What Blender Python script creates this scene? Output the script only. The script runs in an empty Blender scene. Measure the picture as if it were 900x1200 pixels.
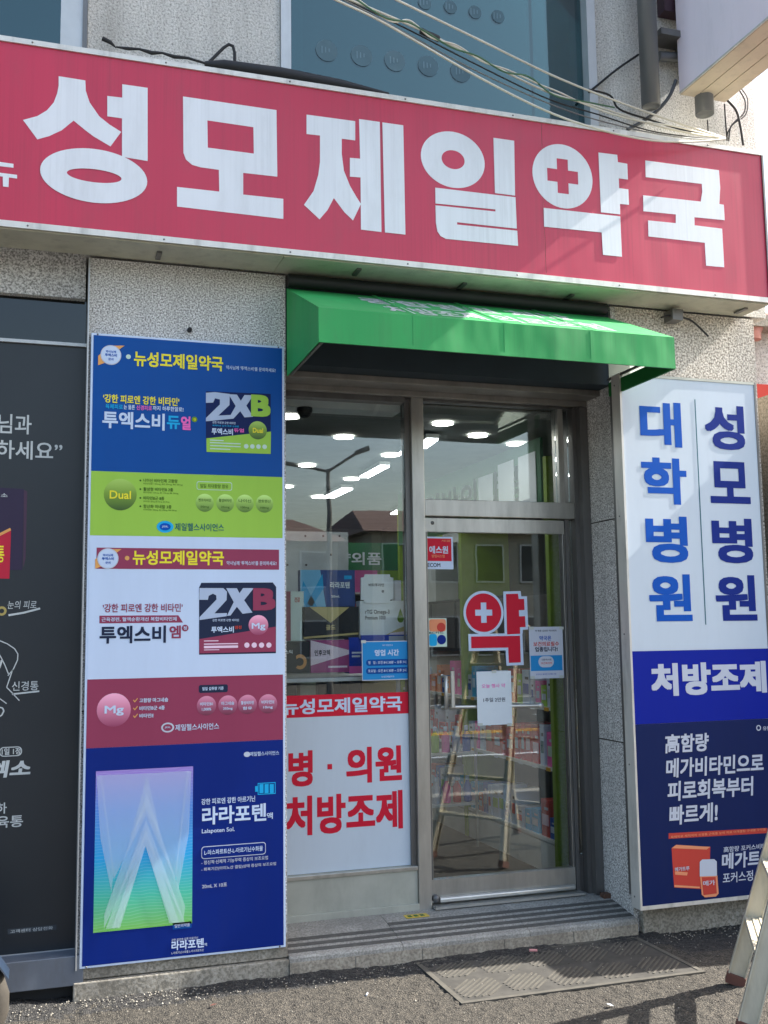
import bpy, bmesh, math, random
from mathutils import Vector, Matrix
from mathutils.geometry import tessellate_polygon
rnd = random.Random(7)
scene = bpy.context.scene
COL = scene.collection
rad = math.radians

# ------------------------------------------------------------------ camera
H = 1.65                                   # eye height
FOC, YAW, PITCH, ROLL = 1226.0, rad(-18.02), rad(6.57), rad(-0.79)
fwd = Vector((-math.sin(YAW)*math.cos(PITCH), math.cos(YAW)*math.cos(PITCH), math.sin(PITCH)))
rt0 = Vector((math.cos(YAW), math.sin(YAW), 0)); up0 = rt0.cross(fwd)
RT = rt0*math.cos(ROLL) + up0*math.sin(ROLL); UP = RT.cross(fwd)
cam = bpy.data.cameras.new('camera')
cam.sensor_fit = 'VERTICAL'; cam.sensor_height = 24; cam.lens = FOC/1200*24
cam.clip_start = 0.05; cam.clip_end = 2000
camo = bpy.data.objects.new('camera', cam); COL.objects.link(camo)
camo.matrix_world = Matrix(((RT.x, UP.x, -fwd.x, 0), (RT.y, UP.y, -fwd.y, 0), (RT.z, UP.z, -fwd.z, H), (0, 0, 0, 1)))
scene.camera = camo

# ------------------------------------------------------------------ light
SUN = Vector((1.18, -0.07, 1.0)).normalized()      # towards the sun, down the street
elev = math.asin(SUN.z); azim = math.atan2(SUN.x, SUN.y)
world = bpy.data.worlds.new('World'); scene.world = world; world.use_nodes = True
wn = world.node_tree; wn.nodes.clear()
sky = wn.nodes.new('ShaderNodeTexSky'); sky.sky_type = 'NISHITA'; sky.sun_disc = False
sky.sun_elevation = elev; sky.sun_rotation = azim; sky.air_density = 1.3; sky.dust_density = 3.5; sky.ozone_density = 1.0
bg = wn.nodes.new('ShaderNodeBackground'); bg.inputs[1].default_value = 0.14
wo = wn.nodes.new('ShaderNodeOutputWorld')
wn.links.new(sky.outputs[0], bg.inputs[0]); wn.links.new(bg.outputs[0], wo.inputs[0])
sl = bpy.data.lights.new('sun', 'SUN'); sl.energy = 5.0; sl.angle = rad(0.5); sl.color = (1, .95, .87)
so = bpy.data.objects.new('sun', sl); COL.objects.link(so); so.location = (8, -2, 12)
so.rotation_euler = SUN.to_track_quat('Z', 'Y').to_euler()
scene.view_settings.view_transform = 'Standard'; scene.view_settings.look = 'None'
scene.view_settings.gamma = 1.0; scene.view_settings.exposure = 1.5
try:
    scene.cycles.max_bounces = 10; scene.cycles.transparent_max_bounces = 16; scene.cycles.use_denoising = True
    scene.cycles.sample_clamp_indirect = 6
except Exception: pass

# ------------------------------------------------------------------ measuring helpers (sight line meets a real plane)
def ray(x, y): return RT*(x-450) - UP*(y-600) + fwd*FOC
def py(x, y, Y): v = ray(x, y); v = v*(Y/v.y); return Vector((v.x, v.y, v.z+H))
def pz(x, y, z): v = ray(x, y); v = v*((z-H)/v.z); return Vector((v.x, v.y, v.z+H))
def pX(x, y, X): v = ray(x, y); v = v*(X/v.x); return Vector((v.x, v.y, v.z+H))
def upx(Y): return (py(450, 600, Y).z - py(450, 601, Y).z)      # metres per pixel of height

# ------------------------------------------------------------------ materials
def lin(c):
    c = [v/255 for v in c]
    return tuple([(v/12.92 if v <= .04045 else ((v+.055)/1.055)**2.4) for v in c]) + (1,)
MATS = {}
def nm(name):
    m = bpy.data.materials.new(name); m.use_nodes = True
    t = m.node_tree; b = t.nodes['Principled BSDF']; MATS[name] = m
    return m, t, b
def coords(t, scale=(1, 1, 1)):
    tc = t.nodes.new('ShaderNodeTexCoord'); mp = t.nodes.new('ShaderNodeMapping')
    t.links.new(tc.outputs['Object'], mp.inputs[0]); mp.inputs['Scale'].default_value = scale
    return mp.outputs[0]
def noise(t, vec, scale, detail=3, rough=.5):
    n = t.nodes.new('ShaderNodeTexNoise'); n.inputs['Scale'].default_value = scale
    n.inputs['Detail'].default_value = detail; n.inputs['Roughness'].default_value = rough
    t.links.new(vec, n.inputs['Vector']); return n.outputs[0]
def ramp(t, fac, stops, interp='LINEAR'):
    r = t.nodes.new('ShaderNodeValToRGB'); cr = r.color_ramp; cr.interpolation = interp
    while len(cr.elements) < len(stops): cr.elements.new(.5)
    for e, (p, c) in zip(cr.elements, stops):
        e.position = p; e.color = c if len(c) == 4 else tuple(c)+(1,)
    t.links.new(fac, r.inputs[0]); return r.outputs[0]
def mixc(t, fac, a, b, mode='MIX'):
    m = t.nodes.new('ShaderNodeMix'); m.data_type = 'RGBA'; m.blend_type = mode
    for i, v in ((0, fac), (6, a), (7, b)):
        if hasattr(v, 'is_linked'): t.links.new(v, m.inputs[i])
        else: m.inputs[i].default_value = v
    return m.outputs[2]
def bump(t, b, h, strength=.3, dist=.01):
    n = t.nodes.new('ShaderNodeBump'); n.inputs['Strength'].default_value = strength
    n.inputs['Distance'].default_value = dist; t.links.new(h, n.inputs['Height']); t.links.new(n.outputs[0], b.inputs['Normal'])

def plain(name, c, rough=.5, metal=0, var=.12, vs=6, dirt=None, streak=False, bmp=0, spec=.5, fine=0, sag=None):
    """painted / printed / metal surface with faint uneven colour, optional dirt"""
    m, t, b = nm(name); c = lin(c)
    v = coords(t, (1, 1, .12) if streak else (1, 1, 1))
    n = noise(t, v, vs, 5, .6)
    lo = tuple(x*(1-var) for x in c[:3]); hi = tuple(min(1, x*(1+var)) for x in c[:3])
    col = ramp(t, n, [(.3, lo), (.7, hi)])
    if dirt:
        n2 = noise(t, coords(t, (1, 1, .25)), 9, 6, .7)
        col = mixc(t, ramp(t, n2, [(.5, (0, 0, 0)), (.75, (dirt, dirt, dirt))]), col, (.09, .08, .07, 1))
    if fine:
        n3 = noise(t, coords(t, (1, 1, .012)), 55, 3, .7); n4 = noise(t, coords(t, (1, 1, 1)), 1.6, 2)
        col = mixc(t, mixc(t, 1.0, ramp(t, n3, [(.45, (0, 0, 0)), (.75, (fine,)*3)]), ramp(t, n4, [(.4, (.15,)*3), (.65, (1, 1, 1))]), 'MULTIPLY'), col, tuple(x*.55 for x in c[:3])+(1,))
    t.links.new(col, b.inputs['Base Color'])
    if sag: bump(t, b, noise(t, coords(t, (1, 1, .5)), sag[0], 2, .4), sag[1], sag[2])
    b.inputs['Roughness'].default_value = rough; b.inputs['Metallic'].default_value = metal
    b.inputs['Specular IOR Level'].default_value = spec
    if bmp: bump(t, b, noise(t, coords(t), 60, 3), bmp, .004)
    return m
def granite(name, base, dark, light, sc=150, bmp=.25, stain=.35):
    m, t, b = nm(name); v = coords(t)
    n = noise(t, v, sc, 2, .6)
    col = ramp(t, n, [(.38, dark), (.5, base), (.62, light)])
    n2 = noise(t, coords(t, (1, 1, .2)), 2.8, 7, .7)
    col = mixc(t, ramp(t, n2, [(.42, (0, 0, 0)), (.7, (stain*1.25,)*3)]), col, tuple(x*.45 for x in base[:3])+(1,))
    t.links.new(col, b.inputs['Base Color']); b.inputs['Roughness'].default_value = .75
    bump(t, b, n, bmp, .004); return m
def roughcast(name):
    m, t, b = nm(name); v = coords(t)
    vo = t.nodes.new('ShaderNodeTexVoronoi'); vo.inputs['Scale'].default_value = 62; t.links.new(v, vo.inputs['Vector'])
    n = noise(t, v, 92, 4, .7)
    col = ramp(t, n, [(.34, (.26, .25, .23)), (.45, (.61, .59, .55)), (.6, (.82, .80, .76))])
    n2 = noise(t, coords(t, (1, 1, .12)), 3.2, 7, .7)
    col = mixc(t, ramp(t, n2, [(.45, (0, 0, 0)), (.7, (.5, .5, .5))]), col, (.25, .23, .2, 1))
    t.links.new(col, b.inputs['Base Color']); b.inputs['Roughness'].default_value = .95
    bump(t, b, n, 1.0, .012); return m
def asphalt(name, lo, mid, hi, sc=95):
    m, t, b = nm(name); v = coords(t)
    vo = t.nodes.new('ShaderNodeTexVoronoi'); vo.inputs['Scale'].default_value = sc; t.links.new(v, vo.inputs['Vector'])
    g = t.nodes.new('ShaderNodeSeparateColor'); t.links.new(vo.outputs['Color'], g.inputs[0])
    col = ramp(t, g.outputs[0], [(.0, lo), (.45, mid), (.95, hi)])
    edge = ramp(t, vo.outputs['Distance'], [(.35, (0, 0, 0)), (.75, (.75, .75, .75))])
    col = mixc(t, edge, col, tuple(x*.3 for x in lo)+(1,))
    n2 = noise(t, v, 1.7, 5, .6)
    sp = t.nodes.new('ShaderNodeTexVoronoi'); sp.inputs['Scale'].default_value = 3.1; t.links.new(v, sp.inputs['Vector'])
    col = mixc(t, ramp(t, sp.outputs['Distance'], [(.03, (.6, .6, .6)), (.075, (0, 0, 0))]), col, (.03, .028, .025, 1))    # old gum and oil spots
    col = mixc(t, ramp(t, n2, [(.4, (0, 0, 0)), (.7, (.5, .5, .5))]), col, tuple(x*.55 for x in mid)+(1,))
    t.links.new(col, b.inputs['Base Color']); b.inputs['Roughness'].default_value = .9
    inv = ramp(t, vo.outputs['Distance'], [(0, (1, 1, 1)), (.8, (0, 0, 0))]); bump(t, b, inv, .8, .006); return m
def glass(name, tint=(.86, .92, .9), extra=0.0, rough=0.0, gtint=(.9, .95, .97)):
    m, t, b = nm(name); t.nodes.remove(b); out = t.nodes['Material Output']
    tr = t.nodes.new('ShaderNodeBsdfTransparent'); tr.inputs[0].default_value = tint+(1,)
    wv = t.nodes.new('ShaderNodeBump'); wv.inputs['Strength'].default_value = .014; wv.inputs['Distance'].default_value = .02
    t.links.new(noise(t, coords(t), 2.3, 2, .5), wv.inputs['Height'])
    gl = t.nodes.new('ShaderNodeBsdfGlossy'); t.links.new(wv.outputs[0], gl.inputs['Normal']); gl.inputs['Roughness'].default_value = rough; gl.inputs[0].default_value = gtint+(1,)
    fr = t.nodes.new('ShaderNodeFresnel'); fr.inputs[0].default_value = 1.5
    ad = t.nodes.new('ShaderNodeMath'); ad.operation = 'ADD'; ad.inputs[1].default_value = extra; t.links.new(fr.outputs[0], ad.inputs[0])
    mx = t.nodes.new('ShaderNodeMixShader'); t.links.new(ad.outputs[0], mx.inputs[0])
    t.links.new(tr.outputs[0], mx.inputs[1]); t.links.new(gl.outputs[0], mx.inputs[2]); t.links.new(mx.outputs[0], out.inputs[0]); return m
def emis(name, c, s):
    m, t, b = nm(name); b.inputs['Base Color'].default_value = c+(1,)
    b.inputs['Emission Color'].default_value = c+(1,); b.inputs['Emission Strength'].default_value = s; return m
def ball(name, c, dark):
    """printed glossy badge: a radial light-to-dark tint that is ink on the sheet"""
    m, t, b = nm(name)
    tc = t.nodes.new('ShaderNodeTexCoord'); g = t.nodes.new('ShaderNodeSeparateXYZ'); t.links.new(tc.outputs['Generated'], g.inputs[0])
    t.links.new(ramp(t, g.outputs[2], [(0, lin(dark)), (.55, lin(c)), (1, lin([min(255, v+50) for v in c]))]), b.inputs['Base Color'])
    b.inputs['Roughness'].default_value = .4; return m

M_rc = roughcast('roughcast'); M_gr = granite('granite', (.54, .53, .51), (.2, .195, .185), (.84, .83, .81), 125)
M_gr2 = granite('granite_light', (.5, .46, .4), (.2, .17, .14), (.8, .74, .66), 85, .5)
M_con = granite('concrete', (.34, .31, .255), (.2, .185, .15), (.44, .41, .35), 70, .3, .65)
M_step = granite('step_stone', (.34, .33, .30), (.25, .24, .22), (.42, .41, .38), 90, .3, .55)
M_grout = plain('joint', (70, 66, 60), .9)
M_riser = granite('riser_tile', (.34, .30, .24), (.24, .21, .17), (.42, .38, .31), 70, .3, .6); M_asph = asphalt('pavement_asphalt', (.032, .029, .024), (.068, .060, .048), (.125, .110, .088), 118)
M_asphd = asphalt('fresh_asphalt_and_shade', (.018, .018, .019), (.036, .035, .034), (.075, .072, .068), 105); M_road = asphalt('road_asphalt', (.07, .07, .07), (.11, .11, .108), (.16, .16, .15), 60)
M_steel = plain('brushed_steel', (186, 184, 178), .33, .75, .14, 14, .25, True)
M_steelw = plain('satin_steel', (205, 205, 200), .3, .7, .08, 12, .1, True)
M_steeld = plain('dark_steel', (112, 111, 110), .4, .55, .2, 10, .3, True)
M_galv = plain('galvanised_panel', (178, 180, 170), .5, .35, .1, 5, .2)
M_alu = plain('window_aluminium', (190, 192, 192), .4, .4, .06, 8, .2)
M_trim = plain('sign_trim', (215, 212, 205), .4, .3, .08, 10, .45, True)
M_soff = plain('soffit_sheet', (188, 186, 168), .6, 0, .1, 5, .35)
M_red = plain('red_flex', (190, 38, 72), .36, 0, .08, 2, .14, True, spec=.6, fine=.5, sag=(2.2, .25, .05))
M_wh = plain('white_vinyl', (222, 226, 232), .42, 0, .04, 5, .12, True, fine=.35)
M_flexw = plain('white_flex', (196, 208, 220), .45, 0, .03, 4, .06, True)
M_green = plain('green_canvas', (38, 152, 80), .66, 0, .12, 2.5, .2, True, fine=.45, sag=(4, .45, .04))
M_greend = plain('dark_green_canvas', (16, 110, 44), .7, 0, .1, 6)
M_lining = plain('canvas_lining', (128, 134, 130), .8, 0, .1, 8, .3)
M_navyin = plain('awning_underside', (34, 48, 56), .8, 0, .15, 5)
M_shut = plain('shutter_rail', (124, 121, 116), .45, .35, .2, 9, .3, True)
M_black = plain('black_plastic', (22, 22, 24), .5); M_rub = plain('rubber', (34, 32, 30), .85, 0, .2, 30)
M_cable = plain('black_cable', (26, 27, 30), .6); M_cablew = plain('grey_cable', (206, 202, 190), .55); M_cableg = plain('green_cable', (64, 104, 76), .6)
M_pipe = plain('pipe_steel', (112, 114, 116), .4, .5, .12, 8, .3, True)
M_lav = plain('lavender_panel', (240, 228, 238), .5, 0, .03, 3, .1, True)
M_lavb = plain('sign_underside', (206, 192, 172), .6, 0, .06, 4, .3)
M_ladder = plain('ladder_aluminium', (204, 196, 176), .5, .3, .1, 12, .3, True)
M_foot = plain('ladder_foot', (104, 66, 56), .8)
M_tyre = plain('tyre', (58, 54, 48), .85, 0, .15, 20); M_rim = plain('rim', (170, 168, 165), .35, .8)
M_matr = plain('entrance_rubber', (84, 81, 74), .8, 0, .2, 14, .2); M_matd = plain('mat_base', (66, 64, 60), .85, 0, .35, 9)
M_bluefilm = plain('black_print', (34, 40, 46), .35, 0, .1, 1.5); M_chalk = plain('chalk_print', (190, 195, 195), .6)
M_lime = plain('lime_paint', (128, 158, 46), .5); M_inwall = plain('interior_wall', (186, 192, 190), .7)
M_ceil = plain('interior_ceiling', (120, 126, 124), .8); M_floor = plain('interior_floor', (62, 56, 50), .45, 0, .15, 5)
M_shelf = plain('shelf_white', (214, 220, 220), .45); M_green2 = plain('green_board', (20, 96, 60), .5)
M_dark = plain('dark_interior', (40, 42, 46), .6); M_paper = plain('paper', (214, 222, 228), .6, 0, .03, 9)
M_lamp = emis('lamp_white', (1, .97, .9), 7); M_tube = emis('tube_white', (.92, .97, 1), 6)
M_glass = glass('shop_glass', (.975, .99, .983), .055); M_glassb = glass('upper_glass', (.26, .42, .42), .085, 0.0, (.62, .84, .84)); M_glassd = glass('dark_glass', (.1, .1, .12), .02)
# inks
def ink(name, c, r=.42): return plain(name, c, r, 0, .06, 3, .03, True, spec=.18)
K_blue = ink('ink_blue', (8, 76, 152)); K_grn = ink('ink_lime', (156, 200, 78)); K_white = ink('ink_white', (200, 216, 240)); K_mar = ink('ink_maroon', (148, 62, 90))
K_navy = ink('ink_navy', (6, 38, 122)); K_yel = ink('ink_yellow', (240, 226, 60)); K_cyan = ink('ink_cyan', (30, 170, 226)); K_pink = ink('ink_pink', (240, 110, 190))
K_dk = ink('ink_dark', (34, 44, 70)); K_grey = ink('ink_silver', (176, 190, 214)); K_teal = ink('ink_teal', (14, 96, 110)); K_dgrn = ink('ink_dark_green', (62, 98, 30))
K_org = ink('ink_orange', (226, 164, 96)); K_rblue = ink('ink_royal', (0, 30, 150)); K_lblue = ink('ink_letter_blue', (0, 82, 180)); K_dblue = ink('ink_letter_navy', (2, 38, 128))
K_bnavy = ink('ink_deep_navy', (12, 32, 84)); K_red = ink('ink_red', (206, 30, 56)); K_rst = ink('ink_brick', (196, 70, 60)); K_lt = ink('ink_pale', (196, 202, 216))
K_lor = ink('ink_peach', (232, 150, 110)); K_gold = ink('ink_gold', (176, 158, 96)); K_sky = ink('ink_sky', (40, 140, 205)); K_mag = ink('ink_magenta', (150, 50, 110))
K_palepink = ink('ink_pale_pink', (236, 206, 226)); K_palegrn = ink('ink_pale_green', (196, 220, 206)); K_pgr = ink('ink_badge_green', (110, 150, 40))
KB_dual = ball('badge_green', (120, 156, 44), (50, 84, 18)); KB_mg = ball('badge_pink', (214, 130, 160), (150, 60, 96)); KB_sg = ball('badge_small_green', (150, 190, 84), (84, 120, 36)); KB_sm = ball('badge_small_maroon', (176, 96, 126), (110, 40, 66))
def wave_mat():
    m, t, b = nm('gradient_print')
    tc = t.nodes.new('ShaderNodeTexCoord'); g = t.nodes.new('ShaderNodeSeparateXYZ'); t.links.new(tc.outputs['Generated'], g.inputs[0])
    col = ramp(t, g.outputs[2], [(0, lin((116, 190, 84))), (.2, lin((70, 190, 160))), (.45, lin((20, 160, 222))), (.75, lin((84, 140, 222))), (1, lin((160, 130, 210)))])
    mp = t.nodes.new('ShaderNodeMapping'); t.links.new(tc.outputs['Object'], mp.inputs[0]); mp.inputs['Scale'].default_value = (1, 1, 1)
    w = t.nodes.new('ShaderNodeTexWave'); w.bands_direction = 'Z'; w.inputs['Scale'].default_value = 22; w.inputs['Distortion'].default_value = 5; w.inputs['Detail'].default_value = 0; w.inputs['Detail Scale'].default_value = .6
    t.links.new(mp.outputs[0], w.inputs[0])
    f = ramp(t, w.outputs[1], [(.78, (0, 0, 0)), (.95, (.12, .12, .12))])
    t.links.new(mixc(t, f, col, (.7, .85, .95, 1)), b.inputs['Base Color']); b.inputs['Roughness'].default_value = .45; return m
K_wave = wave_mat()
def fabric_through():
    m, t, b = nm('thin_side_canvas'); out = t.nodes['Material Output']; tl = t.nodes.new('ShaderNodeBsdfTranslucent'); tl.inputs[0].default_value = (.5, .58, .52, 1)
    b.inputs['Base Color'].default_value = (.4, .47, .42, 1); b.inputs['Roughness'].default_value = .8
    mx = t.nodes.new('ShaderNodeMixShader'); mx.inputs[0].default_value = .5; t.links.new(b.outputs[0], mx.inputs[1]); t.links.new(tl.outputs[0], mx.inputs[2]); t.links.new(mx.outputs[0], out.inputs[0]); return m
M_trans = fabric_through()
def translucent_ink():
    m, t, b = nm('translucent_print'); b.inputs['Base Color'].default_value = (.72, .86, .96, 1); b.inputs['Alpha'].default_value = .3; b.inputs['Roughness'].default_value = .5; return m
K_tr = translucent_ink()

# ------------------------------------------------------------------ building blocks
def tag(o, label, cat, group=None, kind=None):
    if label: o['label'] = label
    if cat: o['category'] = cat
    if group: o['group'] = group
    if kind: o['kind'] = kind
    return o
def thing(name, label, cat, loc=(0, 0, 0), group=None):
    o = bpy.data.objects.new(name, None); COL.objects.link(o); o.location = loc; o.empty_display_size = .1
    return tag(o, label, cat, group)
def wmat(parent):
    m = Matrix.Identity(4)
    while parent is not None: m = Matrix.Translation(parent.location) @ m; parent = parent.parent
    return m
class MB:
    def __init__(s): s.v = []; s.f = []; s.m = []; s.mats = []; s.smooth = []
    def mi(s, mat):
        if mat not in s.mats: s.mats.append(mat)
        return s.mats.index(mat)
    def add(s, vs, fs, mat, smooth=False):
        o = len(s.v); s.v += [tuple(p) for p in vs]; k = s.mi(mat)
        for f in fs: s.f.append(tuple(i+o for i in f)); s.m.append(k); s.smooth.append(smooth)
        return s
    def box(s, x0, x1, y0, y1, z0, z1, mat):
        v = [(x, y, z) for x in (x0, x1) for y in (y0, y1) for z in (z0, z1)]
        return s.add(v, [(0, 1, 3, 2), (4, 6, 7, 5), (0, 4, 5, 1), (2, 3, 7, 6), (0, 2, 6, 4), (1, 5, 7, 3)], mat)
    def hexa(s, c, mat):                                     # 8 corners: 4 bottom, 4 top (same order)
        return s.add(c, [(3, 2, 1, 0), (4, 5, 6, 7), (0, 1, 5, 4), (1, 2, 6, 5), (2, 3, 7, 6), (3, 0, 4, 7)], mat)
    def bar(s, a, b, w, h, mat, up=(0, 0, 1)):
        a = Vector(a); b = Vector(b); d = (b-a).normalized(); r = d.cross(Vector(up)).normalized(); u = r.cross(d)
        return s.hexa([a-r*w/2-u*h/2, a+r*w/2-u*h/2, b+r*w/2-u*h/2, b-r*w/2-u*h/2, a-r*w/2+u*h/2, a+r*w/2+u*h/2, b+r*w/2+u*h/2, b-r*w/2+u*h/2], mat)
    def poly(s, loops, Y, mat, t=0.0):                       # flat shape in the facade plane; loops of (X, Z)
        tri = tessellate_polygon([[Vector((x, z, 0)) for x, z in l] for l in loops])
        pts = [p for l in loops for p in l]
        vs = [(x, Y, z) for x, z in pts]
        fs = []
        for a, b, c in tri:
            ax, az = pts[a]; bx_, bz = pts[b]; cx, cz = pts[c]
            fs.append((a, b, c) if (bx_-ax)*(cz-az)-(bz-az)*(cx-ax) > 0 else (a, c, b))
        s.add(vs, fs, mat)
        if t:
            for l in loops:
                n = len(l); v2 = [(x, Y, z) for x, z in l]+[(x, Y+t, z) for x, z in l]
                s.add(v2, [(i, (i+1) % n, n+(i+1) % n, n+i) for i in range(n)], mat)
        return s
    def tube(s, pts, r, mat, n=8, caps=True):
        pts = [Vector(p) for p in pts]; rings = []
        u = None
        for i, p in enumerate(pts):
            d = (pts[min(i+1, len(pts)-1)] - pts[max(i-1, 0)]).normalized()
            if u is None: u = d.cross(Vector((0, 0, 1)) if abs(d.z) < .9 else Vector((1, 0, 0))).normalized()
            else: u = (u - d*u.dot(d)).normalized()
            w = d.cross(u); rr = r[i] if isinstance(r, (list, tuple)) else r
            rings.append([p+(u*math.cos(2*math.pi*k/n)+w*math.sin(2*math.pi*k/n))*rr for k in range(n)])
        vs = [q for g in rings for q in g]
        fs = [(i*n+k, i*n+(k+1) % n, (i+1)*n+(k+1) % n, (i+1)*n+k) for i in range(len(pts)-1) for k in range(n)]
        s.add(vs, fs, mat, True)
        if caps: s.add(rings[0], [tuple(range(n))[::-1]], mat); s.add(rings[-1], [tuple(range(n))], mat)
        return s
    def lathe(s, c, prof, mat, n=20, axis='Z'):
        vs = []
        for r, h in prof:
            for k in range(n):
                a = 2*math.pi*k/n; x, y = r*math.cos(a), r*math.sin(a)
                vs.append({'Z': (c[0]+x, c[1]+y, c[2]+h), 'Y': (c[0]+x, c[1]+h, c[2]+y), 'X': (c[0]+h, c[1]+x, c[2]+y)}[axis])
        fs = [(i*n+k, i*n+(k+1) % n, (i+1)*n+(k+1) % n, (i+1)*n+k) for i in range(len(prof)-1) for k in range(n)]
        return s.add(vs, fs, mat, True)
    def build(s, name, parent=None, label=None, cat=None, group=None, kind=None, bevel=0, origin=None):
        me = bpy.data.meshes.new(name)
        off = Vector(origin) if origin is not None else (wmat(parent).translation if parent else Vector((0, 0, 0)))
        if origin is None and parent is None and s.v:
            n = len(s.v); off = Vector((sum(p[0] for p in s.v)/n, sum(p[1] for p in s.v)/n, min(p[2] for p in s.v)))
        me.from_pydata([(p[0]-off.x, p[1]-off.y, p[2]-off.z) for p in s.v], [], s.f)
        for m in s.mats: me.materials.append(m)
        me.polygons.foreach_set('material_index', s.m); me.polygons.foreach_set('use_smooth', s.smooth)
        if bevel:
            bm = bmesh.new(); bm.from_mesh(me); bmesh.ops.remove_doubles(bm, verts=bm.verts, dist=1e-5)
            bmesh.ops.bevel(bm, geom=[e for e in bm.edges if e.is_manifold and e.calc_face_angle(0) > .6], offset=bevel, segments=2, affect='EDGES', profile=.6)
            bm.to_mesh(me); bm.free()
        me.update()
        o = bpy.data.objects.new(name, me); COL.objects.link(o)
        if parent: o.parent = parent
        else: o.location = off
        return tag(o, label, cat, group, kind)
def ptl(pts, Y, ox=0, oy=0, s=1):                             # measured points -> (X, Z) on plane Y
    out = []
    for x, y in pts:
        p = py(ox+x/s, oy+y/s, Y); out.append((p.x, p.z))
    return out
def circ(cx, cz, r, n=32, rz=None): return [(cx+r*math.cos(2*math.pi*k/n), cz+(rz or r)*math.sin(2*math.pi*k/n)) for k in range(n)]
def rrect(x0, x1, z0, z1, r, n=5):
    o = []
    for cx, cz, a0 in ((x1-r, z0+r, -90), (x1-r, z1-r, 0), (x0+r, z1-r, 90), (x0+r, z0+r, 180)):
        for k in range(n+1): a = rad(a0+90*k/n); o.append((cx+r*math.cos(a), cz+r*math.sin(a)))
    return o
_tc = {}
STRINGS = ['라라포텐', '20mL', '골드', '건강', '스틱', '인후코텍', 'rTG Omega-3', 'Premium 1000', '비타푸라민', '정', '일반의약품', '의약외품', '처방조제', '의료보험', '종합병원 처방', '약사님께', '투엑스비', '문의', '뉴성모제일약국', "약사님께 '투엑스비'를 문의하세요!", "'강한 피로엔 강한 비타민'", '육체피로', '는 물론', '신경피로', '까지 하루한알로!', '듀', '얼', 'B', 'Dual', '듀얼', '강한 피로엔 강한 비타민', '육체피로 눈의 피로 신경통', '나이신 비타민제 고함량', '비타민B1 50mg, B2 20mg, B6 25mg', '활성형 비타민B 2종', '비타민B군 8종', '항산화 미네랄 3종', '일일 최대함량 함유', '벤포티아민', '50mg', '활성비타민', '25mg', '나이신', '100mg', '판토텐산', 'JEIL', '제일헬스사이언스', '근육경련, 혈액순환개선 복합비타민제', '엠', 'Mg', '엠정', '고함량 마그네슘', '✓', '비타민B군 4종', '비타민E', '일일 섭취량 기준', '비타민B1', '1,000%', '마그네슘', '350mg', '함유', '10mg', '강한 피로엔 강한 아르기닌', '액', 'Lalapoten Sol.', 'L-아스파르트산-L-아르기닌수화물', '- 정신적·신체적 기능무력 증상의 보조요법', '- 회복기간(아미노산 결핍)상태 증상의 보조요법', '20mL X 10포', 'L-아르기닌수화물 L-아스파르트산', '약사님과', '상담하세요”', '진통', '엑소', '눈의 피로', '신경통', '1일 1정', '탁엑소', '두통 인하', '치통 근육통', '고객센터 상담전화', '대', '학', '병', '원', '성', '모', '高함량', '메가비타민으로', '피로회복부터', '빠르게!', '육체피로 체력저하 신경통 근육통 눈의 피로 어깨결림 구내염 구각염', '메가트루', '메가', '高함량 포커스비타민', '포커스정', '유한양행', '의원', '에스원', '방범시스템', '세콤', 'SECOM', 'BC카드', '약 복용 상담은 약사에게', '약국은', '보건의료필수', '업종입니다!', '대한약사회', '보건복지부', '안전하고 올바른 의약품 사용', '오늘 행사 약', '1주일 2만원', '영업 시간', '평   일 : 오전 8시 30분 ~ 오후 7시', '토요일 : 오전 8시 30분 ~ 오후 2시', '약국 영업안내']                                                # every line of writing on the place, shaped in one pass
def shape_lines(lines):
    cu = bpy.data.curves.new('tmp', 'FONT'); cu.body = '\n'.join(lines); cu.resolution_u = 3; cu.fill_mode = 'BOTH'; cu.space_line = 3
    ob = bpy.data.objects.new('tmp', cu); me = bpy.data.meshes.new_from_object(ob)
    co = [(v.co.x, v.co.y) for v in me.vertices]; out = [([], [], {}) for _ in lines]
    for p in me.polygons:
        ids = tuple(p.vertices); k = min(max(int(round(-(sum(co[i][1] for i in ids)/len(ids)-.35)/3)), 0), len(lines)-1)
        vs, fs, mp = out[k]; f = []
        for i in ids:
            if i not in mp: mp[i] = len(vs); vs.append((co[i][0], co[i][1]+3*k))
            f.append(mp[i])
        fs.append(tuple(f))
    bpy.data.objects.remove(ob); bpy.data.curves.remove(cu); bpy.data.meshes.remove(me)
    for l, (vs, fs, mp) in zip(lines, out): _tc[l] = (vs, fs)
def glyphs(body, bold):
    if STRINGS and not _tc: shape_lines(STRINGS)
    if body not in _tc: shape_lines([body]); MISSED.append(body)
    vs, fs = _tc[body]; r = bold*.95; V_ = []; F_ = []       # heavier strokes: the outline swept round a small square
    n = 1 if r < .003 else 4 if r < .014 else 8
    for k in range(n):
        dx, dy = (0, 0) if n == 1 else [(r, r), (-r, r), (-r, -r), (r, -r), (r, 0), (0, r), (-r, 0), (0, -r)][k]; o = len(V_)
        V_ += [(x+dx, y+dy, k*.00003) for x, y in vs]; F_ += [tuple(i+o for i in f) for f in fs]
    return V_, F_
MISSED = []
def text(mb, body, L, R, hpx, Y, mat, bold=.02, shear=0, ctr=None):
    """lay a line of lettering between two measured points of the plane Y, hpx tall"""
    a = py(L[0], L[1], Y); b = py(R[0], R[1], Y); zc = (a.z+b.z)/2
    hh = abs(py((L[0]+R[0])/2, (L[1]+R[1])/2-hpx/2, Y).z - py((L[0]+R[0])/2, (L[1]+R[1])/2+hpx/2, Y).z)
    return textm(mb, body, a.x, b.x, zc-hh/2, zc+hh/2, Y, mat, bold, shear)
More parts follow.
